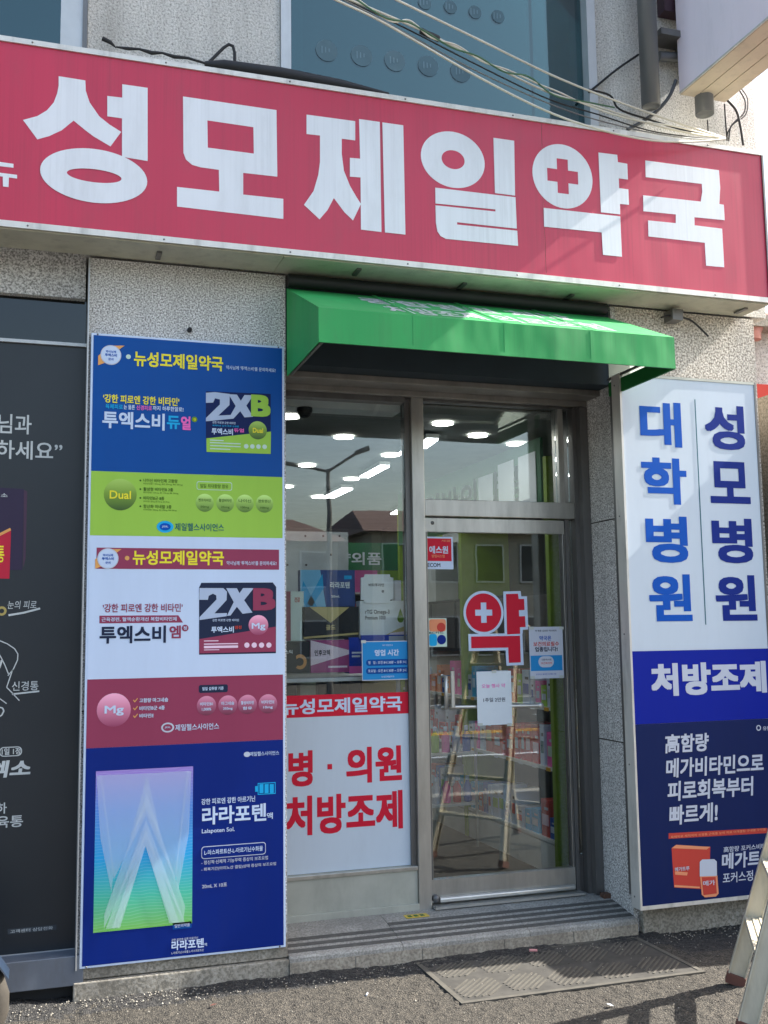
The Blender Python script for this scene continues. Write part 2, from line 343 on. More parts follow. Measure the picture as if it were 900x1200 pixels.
def textm(mb, body, x0, x1, z0, z1, Y, mat, bold=.02, shear=0, fn=None):
    vs, fs = glyphs(body, bold)
    if not vs: return mb
    ax, bx_ = min(v[0] for v in vs), max(v[0] for v in vs); ay, by = min(v[1] for v in vs), max(v[1] for v in vs)
    sx = (x1-x0)/max(bx_-ax, 1e-6); sz = (z1-z0)/max(by-ay, 1e-6)
    pts = [(x0+(v[0]-ax)*sx + shear*((v[1]-ay)*sz-(z1-z0)/2), z0+(v[1]-ay)*sz) for v in vs]
    if fn: return mb.add([fn(*p) for p in pts], fs, mat)
    return mb.add([(x, Y-v[2], z) for (x, z), v in zip(pts, vs)], fs, mat)
def TX(parent, lines, Y, mat, name='lettering', bold=.02, shear=0):
    mb = MB()
    for body, L, R, h in lines: text(mb, body, L, R, h, Y, mat, bold, shear)
    return mb.build(name, parent)

# planes of the place (metres in front of the camera station)
YW = 5.20; YG = 5.62; YS = 4.93
XPL, XPR = .175, 1.165          # left pillar
XR = 3.09; XC = 4.17; XL_ = 4.075            # right reveal, building corner
TOP = 9.6

# ================================================================== SETTING
# -- pavement near the shop: fine uneven sheet
def heights(x, y):
    return .006*math.sin(x*1.7+y*2.1)+.004*math.sin(x*5.1-y*3.3)
def make_pavement():
    import numpy as np
    x0, x1, y0, y1, st = -1.4, 4.9, 3.5, 5.24, .0085
    nx = int((x1-x0)/st); ny = int((y1-y0)/st); g = np.random.RandomState(4)
    def vn(cell):                                            # smooth value noise on the sheet
        a = g.rand(int((y1-y0)/cell)+4, int((x1-x0)/cell)+4)
        yy = np.arange(ny+1)*st/cell; xx = np.arange(nx+1)*st/cell
        yi = yy.astype(int); xi = xx.astype(int); fy = (yy-yi)[:, None]; fx = (xx-xi)[None, :]; fy = fy*fy*(3-2*fy); fx = fx*fx*(3-2*fx)
        p = a[np.ix_(yi, xi)]; q = a[np.ix_(yi, xi+1)]; r = a[np.ix_(yi+1, xi)]; t = a[np.ix_(yi+1, xi+1)]
        return (p*(1-fx)+q*fx)*(1-fy)+(r*(1-fx)+t*fx)*fy-.5
    X, Y = np.meshgrid(x0+(x1-x0)*np.arange(nx+1)/nx, y0+(y1-y0)*np.arange(ny+1)/ny)
    e = np.clip(np.minimum.reduce([(X-x0)/.3, (x1-X)/.3, (Y-y0)/.2, np.ones_like(X)]), 0, 1)
    h = .008*vn(.4)+.007*vn(.035)+.006*vn(.014)
    h += np.where((Y > 5.0) & (X < 3.2), .022*(Y-5.0)/.24*(.6+.9*vn(.12)), 0)
    Z = h*e+.004
    co = np.stack([X, Y, Z], -1).reshape(-1, 3).astype('f4'); idx = np.arange((nx+1)*(ny+1)).reshape(ny+1, nx+1)
    q = np.stack([idx[:-1, :-1], idx[:-1, 1:], idx[1:, 1:], idx[1:, :-1]], -1).reshape(-1, 4).astype('i4')
    me = bpy.data.meshes.new('pavement'); me.vertices.add(len(co)); me.vertices.foreach_set('co', co.ravel())
    me.loops.add(q.size); me.loops.foreach_set('vertex_index', q.ravel()); me.polygons.add(len(q))
    me.polygons.foreach_set('loop_start', np.arange(0, q.size, 4, dtype='i4')); me.polygons.foreach_set('use_smooth', np.ones(len(q), bool))
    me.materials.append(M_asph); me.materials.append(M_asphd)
    edge = np.where(X > 3.15, 4.80, 4.985)+.05*vn(.11)+.04*vn(.03); mi = (Y > edge)[:-1, :-1].astype('i4').ravel(); me.polygons.foreach_set('material_index', mi)  # fresh dark asphalt at the wall; tone and right-hand reach also paint in shade
    me.update(calc_edges=True); me.validate()
    o = bpy.data.objects.new('pavement', me); COL.objects.link(o); o['kind'] = 'structure'
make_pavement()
MB().add([(-60, 1.2, 0), (60, 1.2, 0), (60, 5.3, 0), (-60, 5.3, 0)], [(0, 1, 2, 3)], M_asph).build('pavement', kind='structure', origin=(0, 0, 0))
MB().add([(-300, -300, -.13), (300, -300, -.13), (300, 300, -.13), (-300, 300, -.13)], [(0, 1, 2, 3)], M_road).build('ground', kind='structure', origin=(0, 0, 0))
kb = MB(); kb.box(-60, 60, 1.0, 1.2, -.13, .01, M_con); kb.build('kerb', kind='structure', origin=(0, 0, 0), bevel=.01)
kb = MB(); kb.box(-60, 60, -13.4, -13.2, -.13, .01, M_con); kb.build('kerb', kind='structure', origin=(0, 0, 0), bevel=.01)
MB().box(-60, 60, -22, -13.4, -.13, 0, M_asph).build('pavement', kind='structure', origin=(0, 0, 0))
mk = MB()
for y in (.6, -12.8): mk.box(-60, 60, y-.07, y+.07, -.13, -.124, M_wh)
for y in (-3.0, -9.4):
    for i in range(-10, 12): mk.box(i*5, i*5+2.6, y-.06, y+.06, -.13, -.124, M_wh)
mk.build('road_markings', kind='structure', origin=(0, 0, 0))
mk = MB(); yel = plain('road_yellow', (220, 170, 40), .7)
for y in (-6.1, -6.35): mk.box(-60, 60, y-.05, y+.05, -.13, -.124, yel)
mk.build('road_markings', kind='structure', origin=(0, 0, 0))
# loose grit along the wall
gr = MB()
for i in range(2100):
    x = rnd.uniform(-.2, 3.9); y = 5.17-abs(rnd.gauss(0, .10)); s_ = rnd.uniform(.0018, .0055)
    if i > 1500: y = rnd.uniform(3.9, 5.15); s_ = rnd.uniform(.0015, .0042)
    if 1.75 < x < 3.1 and y > 4.45: y = 5.185 if rnd.random() < .5 else y; 
    z = .008+s_*.3
    c = [(x+s_*rnd.uniform(-1, 1)*.4+dx*s_, y+dy*s_, z+dz*s_*.8) for dx, dy, dz in ((1, 0, 0), (-1, 0, 0), (0, 1, 0), (0, -1, 0), (0, 0, 1), (0, 0, -1))]
    gr.add(c, [(0, 2, 4), (2, 1, 4), (1, 3, 4), (3, 0, 4), (2, 0, 5), (1, 2, 5), (3, 1, 5), (0, 3, 5)], M_con if i % 4 else M_grout)
gr.build('gravel', kind='stuff', origin=(0, 0, 0), label='loose grit lying along the foot of the shop wall', cat='gravel')

# ================================================================== BUILDING
bld = thing('shop_building', 'granite and roughcast shop building with glazed pharmacy front', 'building', (2, YW, 0))
def BP(name, mat, x0, x1, y0, y1, z0, z1, parent=bld, bevel=0, **k): return MB().box(x0, x1, y0, y1, z0, z1, mat).build(name, parent, bevel=bevel, **k)
ULx = py(103, 20, YW).x; UMx0 = py(328, 40, YW).x; UMx1 = py(697, 60, YW).x; z_w0 = 4.30
BP('wall', M_rc, ULx, UMx0, YW, YW+.3, 3.53, TOP)
BP('wall', M_rc, UMx1, XC, YW, YW+.3, 3.53, TOP)
BP('wall', M_rc, -3, ULx, YW, YW+.3, 3.70, z_w0)
BP('wall', M_rc, UMx0, UMx1, YW, YW+.3, 3.53, z_w0)
BP('wall', M_rc, -3, ULx, YW, YW+.3, 6.6, TOP); BP('wall', M_rc, UMx0, UMx1, YW, YW+.3, 6.6, TOP)
BP('side_wall', M_rc, XC-.02, XC, YW+.3, 13, 3.53, TOP); BP('side_wall', M_gr2, XL_-.03, XL_, YW+.03, 13, 0, 3.529); BP('roof', M_con, -3.2, XC+.1, YW-.05, 13, TOP, TOP+.15)
BP('rear_wall', M_con, -3, XC-.03, 12.7, 12.9, 0, TOP); BP('side_wall', M_con, -3, -2.9, YW+.3, 12.7, 0, TOP)
# pillars clad in granite panels
BP('pillar', M_grout, XPL+.006, XPR-.006, YW+.006, YW+.45, 0.02, 3.52)
for z0, z1 in ((.19, 1.3), (1.3, 2.42), (2.42, 3.518)): BP('granite_panel', M_gr, XPL, XPR, YW, YW+.03, z0+.004, z1-.004)
BP('plinth', M_con, XPL-.01, XPR+.002, YW-.035, YW+.04, -.02, .085, bevel=.006); BP('plinth', M_con, XPL, XPR, YW-.012, YW+.04, .09, .187, bevel=.004)
BP('pillar', M_grout, XR+.006, XL_-.006, YW+.006, YW+.7, -.02, 3.52)
jz = [-.02] + [py(x, y, 5.4).z for x, y in ((700, 868), (697, 611))] + [3.518]
for i in range(3):
    BP('granite_panel', M_gr, XR, XR+.03, YW+.002, YW+.50, jz[i]+.004, jz[i+1]-.004)
    BP('granite_panel', M_gr2, XR+.031, XL_, YW, YW+.028, jz[i]+.004, jz[i+1]-.004)
BP('plinth', M_con, XR+.03, XL_, YW-.04, YW-.002, -.02, .16, bevel=.006)
# left bay
BP('header', M_gr, -3, XPL-.012, YW+.06, YW+.3, 3.32, 3.69)
zt = py(50, 403, 5.3).z; zb = py(45, 1114, 5.3).z; xe = py(97, 700, 5.3).x
w = BP('window_frame', M_alu, xe, XPL-.002, 5.16, 5.34, 0.14, 3.50)
BP('window_frame', M_alu, -3, xe, 5.27, 5.34, zt-.008, zt+.008)
gp = BP('window_pane', M_glassd, -3, xe, 5.305, 5.313, zt+.008, 3.32); BP('wall', M_dark, -3, xe, 5.40, 5.42, .1, 3.6)
BP('sill', plain('blue_grey_sill', (112, 120, 132), .45, .3, .1, 6, .3), -3, xe+.03, 5.17, 5.36, zb-.135, zb-.004, bevel=.004)
BP('recess', M_dark, -3, XPL-.012, 5.24, 5.36, -.02, zb-.137)
BP('wall', M_con, -3, -2.9, 5.3, 6, 0, 3.6)
# upper windows
def uwin(x0, x1, fl, fr, tag_):
    f = MB(); f.box(x0, x0+fl, YW-.02, YW+.12, z_w0, 6.6, M_alu); f.box(x1-fr, x1, YW-.02, YW+.12, z_w0, 6.6, M_alu)
    f.box(x0+fl, x1-fr, YW, YW+.1, z_w0, z_w0+.06, M_alu); f.box(x0+fl, x1-fr, YW, YW+.1, 6.54, 6.6, M_alu)
    fo = f.build('window', bld)
    MB().box(x0+fl, x1-fr, YW+.05, YW+.058, z_w0+.06, 6.54, M_glassb).build('pane', fo); return fo
xa = py(72, 20, YW).x
w1 = uwin(-3, ULx-.003, .08, ULx-xa, 0)
MB().box(ULx-.025, ULx-.004, YW-.03, YW-.021, 4.3, 6.6, M_steeld).build('jamb_cover', w1)
w2 = uwin(UMx0+.002, UMx1-.002, .055, .055, 1)
xm = py(628, 60, YW).x
MB().box(xm-.01, xm+.01, YW+.058, YW+.09, z_w0+.06, 6.54, M_steeld).build('mullion', w2)
MB().box(xm, xm+.18, YW+.075, YW+.08, z_w0+.06, 6.54, plain('frosted_film', (70, 110, 120), .25, 0, .7, 90)).build('frosted_strip', w2)
xs = py(358, 60, YW).x; MB().box(UMx0+.06, xs, YW+.059, YW+.085, z_w0+.06, 6.54, plain('teal_stile', (80, 150, 160), .4)).build('stile', w2)
M_int2 = plain('upper_room', (84, 128, 140), .9)
BP('inner_wall', M_int2, -2.9, XC-.04, YW+.9, YW+.92, 3.6, 7.1); 
M_disc = plain('film_badge', (72, 102, 112), .5); M_disc2 = plain('film_badge_mark', (104, 132, 142), .5)
for k, (x, y) in enumerate(((383, 59), (424, 65), (463, 71), (502, 77), (540, 84), (498, 3), (528, 8), (557, 14), (584, 19))):
    p = py(x, y, YW+.045); d = MB(); d.poly([circ(p.x, p.z, .062 if y > 50 else .04, 24)], YW+.047, M_disc)
    for q in range(3): d.box(p.x-.03+q*.02, p.x-.024+q*.02, YW+.0455, YW+.0465, p.z-.02+q*.006, p.z+.022-q*.004, M_disc2)
    d.build('round_sticker', w2)
# soffit above the opening, shutter housing
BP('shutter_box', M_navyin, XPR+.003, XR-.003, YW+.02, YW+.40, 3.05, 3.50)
zq = py(474, 462, YG).z
BP('shutter_rail', M_shut, XPR+.003, XR-.003, YW+.15, YW+.30, 3.015, 3.049, bevel=.004)
BP('shutter_rail', M_shut, XPR+.003, XR-.003, YW+.31, YW+.345, 2.985, 3.048, bevel=.004)
BP('shutter_rail', M_steeld, XPR+.003, XR-.003, YW+.35, YW+.37, 2.995, 3.048)
for x in (XPR+.003, XR-.053): BP('shutter_guide', M_steeld, x, x+.05, YW+.31, YW+.36, .15, 2.98)

# -- shop front frame on the glazing plane
def X_(x, y, Y=YG): return py(x, y, Y).x
def Z_(x, y, Y=YG): return py(x, y, Y).z
mx0, mx1 = X_(483, 760), X_(497.5, 760)
zt0 = Z_(580, 476); ztr0 = Z_(580, 608); ztr1 = Z_(580, 588); zd0 = Z_(595, 1048); zdt = Z_(580, 627)
xd0 = mx1+.006; xd1 = X_(661, 700)
zbase = Z_(420, 1019); zfl = .155
fr = MB(); fr.box(mx0, mx1, YG-.05, YG+.06, zfl-.02, 3.0, M_steel)
fr.build('mullion', bld, bevel=.004); BP('mullion_cover', M_steeld, mx0-.03, mx0-.001, YG-.02, YG+.05, zbase+.001, 2.99)
BP('frame_head', M_steeld, XPR+.003, mx0-.031, YG-.03, YG+.05, Z_(420, 470), 3.0); BP('frame_head', M_shelf, XPR+.003, mx0-.031, YG+.051, YG+.2, Z_(420, 478), 3.0)
BP('frame_head', M_steeld, mx1+.001, XR-.055, YG-.03, YG+.05, zt0, 3.0)
tr = BP('transom', M_steel, mx1+.001, XR-.055, YG-.045, YG+.05, ztr0+.004, ztr1, bevel=.004)
xj = X_(652, 540)
BP('frame_post', M_steel, xj, xj+.035, YG-.03, YG+.05, ztr1+.001, zt0-.001); BP('frame_post', M_steeld, X_(672, 700), XR-.003, YG-.06, YG+.1, zfl-.02, zt0)
BP('frame_post', M_steeld, xd1+.004, xd1+.028, YG-.03, YG+.05, zfl, ztr0+.003)
BP('window_pane', M_glass, XPR+.003, mx0-.031, YG, YG+.008, zbase, Z_(420, 470)); BP('window_pane', M_glass, mx1+.001, xj-.001, YG, YG+.008, ztr1+.001, zt0-.001)
BP('side_pane', M_glass, xj+.036, X_(672, 700)-.001, YG, YG+.008, ztr1+.001, zt0-.001); BP('side_pane', M_glass, xd1+.029, X_(672, 700)-.001, YG, YG+.008, zfl+.2, ztr0+.003)
BP('side_panel', M_steeld, xd1+.029, X_(672, 700)-.001, YG-.01, YG+.02, zfl-.01, zfl+.199)
BP('base_panel', M_galv, XPR+.003, mx0-.001, YG-.035, YG+.02, .10, zbase, bevel=.003)
BP('base_trim', M_steel, XPR+.003, mx0-.001, YG-.045, YG-.036, zbase-.02, zbase, bevel=.002)
BP('base_trim', M_galv, XPR+.003, mx0-.001, YG-.055, YG-.036, .10, .18, bevel=.002)
# entrance step, ribbed stone
prof = [(5.165, -.03), (5.165, .085), (5.172, .096)]
y = 5.172
prof += [(5.452, .140), (5.5, .143), (5.80, .152), (5.80, -.03)]
stp = MB()
def extr(mb, prof, x0, x1, mat):
    n = len(prof); mb.add([(x0, a, b) for a, b in prof]+[(x1, a, b) for a, b in prof], [(i, i+1, n+i+1, n+i) for i in range(n-1)], mat)
    for x in (x0, x1): mb.poly2 = None
    mb.add([(x0, a, b) for a, b in prof], [tuple(range(n))], mat); mb.add([(x1, a, b) for a, b in prof], [tuple(range(n))[::-1]], mat)
xs_ = [XPR+.002, 1.75, 2.45, XR-.001]
for a, b in zip(xs_, xs_[1:]):
    m_ = MB(); extr(m_, prof, a+.0015, b-.0015, M_step); m_.build('step_stone', bld)
M_slip = plain('anti_slip', (84, 83, 80), .8, 0, .25, 30)
def slope_z(y): return .096+(y-5.172)*.044/.28
for k in range(4):
    a, b = 5.205+k*.062, 5.205+k*.062+.031; x_ = XPR+.004 if k < 3 else 2.05
    for u, v in ((x_, 1.748), (1.752, 2.448), (2.452, XR-.003)):
        if v > u: MB().hexa([(u, a, slope_z(a)-.002), (v, a, slope_z(a)-.002), (v, b, slope_z(b)-.002), (u, b, slope_z(b)-.002), (u, a, slope_z(a)+.0025), (v, a, slope_z(a)+.0025), (v, b, slope_z(b)+.0025), (u, b, slope_z(b)+.0025)], M_slip).build('anti_slip_strip', bld)
xs_ = [XPR+.002, 1.5, 1.85, 2.3, 2.7, XR-.001]
for a, b in zip(xs_, xs_[1:]): BP('step_riser', M_riser, a+.002, b-.002, 5.180-.02, 5.163, -.02, .068)
BP('threshold', M_steelw, mx1+.002, xd1+.02, YG-.10, YG+.08, .150, .162)
# -- door
door = MB(); zdb = Z_(595, 1040); sw = .028
zk = Z_(595, 1022)
door.box(xd0, xd1, YG-.03, YG+.02, ztr0-.085, ztr0-.006, M_steel); door.box(xd0, xd1, YG-.03, YG+.02, .172, zk, M_steel)
door.box(xd0, xd0+.012, YG-.03, YG+.02, zk, ztr0-.085, M_steeld); door.box(xd1-.014, xd1, YG-.03, YG+.02, zk, ztr0-.085, M_steeld)
dr = door.build('door', bld, bevel=.002)
MB().box(xd0+.012, xd1-.014, YG-.006, YG+.002, zk, ztr0-.085, M_glass).build('glass_pane', dr)
h = MB(); hx = X_(522, 800); h.tube([(hx-.03, YG-.03, Z_(518, 792)), (hx-.03, YG-.085, Z_(518, 792)), (hx-.03, YG-.085, Z_(522, 829)), (hx-.03, YG-.03, Z_(522, 829))], .011, M_steelw); 
h.tube([(hx+.01, YG-.085, Z_(522, 828)), (hx+.01, YG-.085, Z_(518, 786))], .013, M_steelw); h.build('handle', dr)
h = MB(); h.tube([(hx, YG-.06, Z_(524, 828)), (X_(628, 826), YG-.06, Z_(628, 826))], .010, M_steelw); h.lathe((X_(628, 826), YG-.06, Z_(628, 826)), [(0, -.012), (.016, -.012), (.016, .05), (0, .05)], M_steelw, 14, 'Y'); h.build('push_bar', dr)
h = MB(); h.tube([(xd0+.04, YG-.045, .186), (xd1-.02, YG-.045, .186)], .016, M_steelw, 12); h.lathe((xd0+.02, YG-.045, .195), [(0, -.014), (.02, -.012), (.022, 0), (.022, .02), (0, .02)], M_steeld, 16, 'Y'); h.build('draught_bar', dr)
h = MB(); h.lathe((xd0+.045, YG-.031, ztr0-.035), [(0, -.004), (.009, -.003), (.011, 0), (.011, .004)], M_steeld, 12, 'Y'); h.build('screw', dr)

# ================================================================== INTERIOR
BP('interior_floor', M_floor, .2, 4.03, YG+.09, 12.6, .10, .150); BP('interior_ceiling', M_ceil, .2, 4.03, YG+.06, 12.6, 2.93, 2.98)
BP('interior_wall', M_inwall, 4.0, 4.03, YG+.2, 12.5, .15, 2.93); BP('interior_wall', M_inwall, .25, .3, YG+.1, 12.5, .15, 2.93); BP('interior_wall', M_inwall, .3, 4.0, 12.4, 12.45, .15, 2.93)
CZ = 2.925
for i, (x, y) in enumerate(((338, 488), (403, 512), (360, 545), (458, 533), (412, 561), (376, 582), (335, 570), (519, 496), (605, 520), (560, 510))):
    p = pz(x, y, CZ); r_ = .066 if p.y < 9 else .09
    m_ = MB(); m_.lathe((p.x, p.y, CZ), [(r_+.012, -.006), (r_, -.008), (r_, -.003)], M_shelf, 24); last = m_.build('ceiling_downlight', label=['round ceiling light beside the dome camera at the window edge', 'round ceiling light highest in the middle of the window', 'round ceiling light above the long light bars, left', 'round ceiling light just left of the steel mullion', 'round ceiling light between the two long light bars', 'small round ceiling light at the end of the lower light bar', 'faint round ceiling light at the left window edge, lower', 'round ceiling light first right of the mullion', 'round ceiling light nearest the right end of the transom window', 'round ceiling light in the middle of the transom window'][i], cat='ceiling lamp', group='round ceiling lamps inside the pharmacy')
    d = MB(); d.lathe((p.x, p.y, CZ), [(0, -.004), (r_, -.004)], M_lamp, 24)
    ob = d.build('diffuser', last)
for i, (a, b) in enumerate((((427, 556), (451, 543)), ((386, 580), (407, 570)), ((494, 521), (507, 511)), ((472, 529), (477, 526)), ((463, 600), (478, 592)), ((503, 581), (534, 572)))):
    p = pz(*a, CZ-.03); q = pz(*b, CZ-.03)
    d = (q-p).normalized(); 
    m_ = MB(); m_.bar(p, q, .085 if p.y < 8 else .11, .03, M_shelf); 
    root = m_.build('linear_ceiling_light', label=['long white light bar on the ceiling, over the display boxes', 'light bar far back on the ceiling behind the lamp reflection', 'light bar on the ceiling right of the steel mullion', 'short light bar on the ceiling left of the steel mullion', 'light bar low in the window beside the steel mullion', 'light bar on the ceiling just above the door transom'][i], cat='ceiling lamp', group='linear ceiling lights inside the pharmacy')
    t_ = MB(); t_.bar(p+Vector((0, 0, -.02)), q+Vector((0, 0, -.02)), .07 if p.y < 8 else .095, .012, M_tube); t_.build('diffuser', root)
m_ = MB(); p = pz(357, 478, CZ); m_.lathe(p, [(.045, 0), (.045, -.02), (.036, -.04), (.02, -.055), (0, -.06)], M_black, 18); m_.build('dome_camera', label='small black dome camera under the ceiling at top left of the window', cat='camera')
# display rack behind the window
rk = thing('display_rack', 'white display rack with perforated back panel behind the window', 'rack', (1.5, 5.95, .15))
zs = Z_(380, 793, 5.85)
MB().box(X_(337, 620, 6.3)-.3, X_(408, 640, 6.3), 6.3, 6.32, zs, Z_(370, 623, 6.3), M_shelf).build('back_panel', rk)
for x, y in ((358, 628), (379, 628), (398, 628), (388, 650), (359, 662), (337, 662)):
    p = py(x, y, 6.298); m_ = MB(); m_.lathe((p.x, 6.3, p.z), [(0, -.004), (.006, -.003), (.007, 0)], M_steeld, 10, 'Y'); m_.build('fixing', rk)
MB().box(XPR+.02, mx0-.03, 5.70, 6.3, zs-.022, zs, M_shelf).build('shelf', rk, bevel=.003); MB().box(XPR+.02, mx0-.03, 5.74, 6.28, zs-.55, zs-.53, M_shelf).build('shelf', rk)
for x in (XPR+.03, mx0-.06): MB().box(x, x+.02, 5.72, 5.74, .15, zs-.023, M_shelf).build('post', rk)
def carton(lab, x0, y0, x1, y1, Y, depth, base, prints=(), tilt=0, cat='box'):
    """a carton whose front stands at Y; prints drawn on its face"""
    xa_, xb_ = py(x0, (y0+y1)/2, Y).x, py(x1, (y0+y1)/2, Y).x; zc = (x0+x1)/2
    z1_, z0_ = py(zc, y0, Y).z, py(zc, y1, Y).z
    c = MB().box(xa_, xb_, Y, Y+depth, z0_, z1_, base).build('medicine_carton', label=lab, cat=cat)
    for k, pr in enumerate(prints): 
        m_ = MB(); pr(m_, xa_, xb_, z0_, z1_, Y-.0012); m_.build('print', c)
    # re-express print meshes relative to the carton origin
    return c
def rel(loops, mat, dy=0):
    def f(m_, a, b, c, d, Y):
        m_.poly([[(a+u*(b-a), c+v*(d-c)) for u, v in loops]], Y-dy, mat)
    return f
def rtx(s, u0, u1, v0, v1, mat, bold=.02, dy=.001):
    def f(m_, a, b, c, d, Y): textm(m_, s, a+u0*(b-a), a+u1*(b-a), c+v0*(d-c), c+v1*(d-c), Y-dy, mat, bold)
    return f
D_navy = ink('carton_navy', (58, 84, 144)); D_dk = ink('carton_black', (48, 52, 58)); D_mag = ink('carton_magenta', (176, 84, 140)); D_white = ink('carton_white', (240, 246, 246)); D_pp = ink('carton_pale_pink', (250, 232, 244)); D_pg = ink('carton_pale_green', (222, 240, 230)); D_gold = ink('carton_gold', (206, 190, 130)); D_sky = ink('carton_icy_blue', (130, 200, 236)); D_blue = ink('carton_blue', (30, 70, 190))
carton('blue medicine box with icy cyan left half, topmost of the window stack', 352, 668, 416, 711, 5.80, .06, D_navy, (rel([(0, 0), (.46, 0), (.36, 1), (0, 1)], D_sky), rel([(0, .3), (.1, .0), (.3, 0), (.05, .7)], K_cyan, .001), rel([(.12, .1), (.2, .0), (.42, .5), (.4, .9)], K_cyan, .001), rtx('라라포텐', .54, .9, .5, .68, D_white, .03), rtx('ABCDEFGH'.replace('ABCDEFGH', '20mL'), .56, .72, .25, .31, D_white), rel([(.8, .75), (.94, .75), (.94, .85), (.8, .85)], K_cyan)))
carton('black and gold gift box with a downward gold triangle', 354, 711, 423, 749, 5.78, .08, D_dk, (rel([(.12, 1), (.8, .98), (.48, .5)], D_gold), rel([(.02, .02), (1, .14), (1, .2), (.02, .08)], D_gold), rtx('4mk'.replace('4mk', '골드'), .4, .56, .28, .44, D_gold, .04)))
carton('tall pale box with a pink spine at the left of the display', 334, 693, 356, 751, 5.78, .1, D_pg, (rel([(0, 0), (.3, 0), (.3, 1), (0, 1)], K_mar), rtx('건강', .5, .8, .78, .88, K_rst), ))
carton('black box printed with a golden swirl on the lower shelf', 333, 752, 363, 789, 5.76, .1, D_dk, (lambda m_, a, b, c, d, Y: m_.poly([[(a+(b-a)*(.62+.26*math.cos(rad(k))), c+(d-c)*(.36+.24*math.sin(rad(k)))) for k in range(-130, 150, 20)]+[(a+(b-a)*(.60+.16*math.cos(rad(k))), c+(d-c)*(.36+.13*math.sin(rad(k)))) for k in range(140, -140, -20)]], Y, K_org), rtx('스틱', .02, .32, .62, .74, D_white)))
carton('white and magenta box with chevron print on the lower shelf', 364, 750, 409, 788, 5.76, .1, D_mag, (rel([(0, .22), (1, .55), (1, .68), (0, 1)], D_pp), rtx('인후코텍', .1, .5, .52, .7, D_dk, .025), rel([(.45, .14), (.95, .14), (.95, .2), (.45, .2)], D_pp)))
carton('blue box with pink foot beside the opening hours notice', 409, 747, 431, 789, 5.77, .1, D_blue, (rel([(0, 0), (1, 0), (1, .2), (0, .2)], K_pink), rel([(.15, .55), (.9, .55), (.9, .6), (.15, .6)], D_white), rel([(.15, .45), (.6, .45), (.6, .5), (.15, .5)], D_white)))
carton('white omega oil box with green drop and yellow capsules', 422, 704, 481, 748, 5.75, .08, D_white, (rtx('rTG Omega-3', .1, .58, .62, .76, D_dk, .01), rtx('Premium 1000', .1, .5, .5, .6, D_dk, .01), lambda m_, a, b, c, d, Y: m_.poly([[(a+(b-a)*.8, c+(d-c)*.8)]+[(a+(b-a)*(.8+.065*math.cos(rad(k))), c+(d-c)*(.52+.11*math.sin(rad(k)))) for k in range(30, -220, -25)]], Y, K_pgr), rel([(.35, 0), (1, 0), (1, .38), (.75, .25), (.55, .12)], D_gold), rel([(.5, .02), (1, .02), (1, .2), (.6, .14)], D_pp, .001)))
for k in range(5):
    pass
def cutcard():
    Y = 5.74; L = ptl([(428, 673), (457, 673), (457, 676), (461, 677), (461, 702), (457, 703), (457, 707), (427, 707), (427, 703), (423, 703), (423, 677), (427, 676)], Y)
    c = MB().poly([L], Y, D_white, .012).build('price_card', label='white card with notched corners standing above the omega oil box', cat='card')
    m_ = MB(); text(m_, '비타푸라민', (432, 685), (450, 686), 3.6, Y-.001, D_dk, .02); text(m_, '정', (447, 693), (450, 693), 3, Y-.001, D_dk, .03); m_.build('lettering', c)
cutcard()
carton('grey narrow box standing beside the notched white card', 463, 680, 470, 707, 5.85, .06, K_lt)
carton('small blue and white box wedged above the opening hours notice', 423, 744, 482, 751, 5.74, .08, D_blue, (rel([(.55, 0), (1, 0), (1, .8), (.55, .8)], K_lt),))
# items under the display shelf
for k, (x0, x1, mt) in enumerate(((337, 348, K_dk), (372, 400, K_dk), (408, 423, K_dk), (352, 370, K_palegrn), (425, 466, K_gold))):
    carton(['dark carton under the display shelf at the far left', 'wide black carton under the display shelf', 'small black carton under the shelf right of the wide one', 'pale green carton under the display shelf', 'tan carton under the shelf near the mullion'][k], x0, 797, x1, 835, 5.95, .15, mt)
# right hand shelving with lime uprights
su = thing('pharmacy_shelf', 'white wall shelving with lime green uprights inside the door', 'shelf', (3.3, 6.5, .15))
SX = 3.02; y0s = pX(650, 800, SX).y; 
for yy, wd in ((y0s, .045), (y0s+1.45, .05), (y0s+2.9, .05)): MB().box(SX-.012, SX+.40, yy, yy+wd, .15, 2.75, M_lime).build('upright', su)
levels = [.36, .80, 1.17]
for z in levels: MB().box(SX, SX+.38, y0s+.055, y0s+2.9, z-.02, z, M_shelf).build('shelf', su)
for z in levels[1:]:
    for k in range(14): MB().box(SX-.003, SX-.0005, y0s+.09+k*.2, y0s+.15+k*.2, z-.024, z-.002, M_paper if k % 3 else yel).build('price_tag', su)
MB().box(SX, SX+.38, y0s+.055, y0s+2.9, .15, .33, M_shelf).build('plinth', su); MB().box(SX+.382, SX+.39, y0s+.055, y0s+2.9, .15, 2.41, M_dark).build('back', su)
MB().box(SX+.05, SX+.38, y0s+.055, y0s+2.9, 1.5, 1.9, M_dark).build('cabinet', su)
for k in range(5): MB().box(SX+.04, SX+.049, y0s+.1+k*.55, y0s+.6+k*.55, 1.52, 1.88, M_steeld).build('cabinet_door', su)
cols = [K_red, K_white, K_lblue, K_pink, K_lt, K_rst, K_grn, K_cyan, K_lor]
cn = ['red', 'white', 'blue', 'pink', 'grey', 'brick red', 'lime green', 'cyan', 'peach']; ln = ['bottom', 'second', 'third']
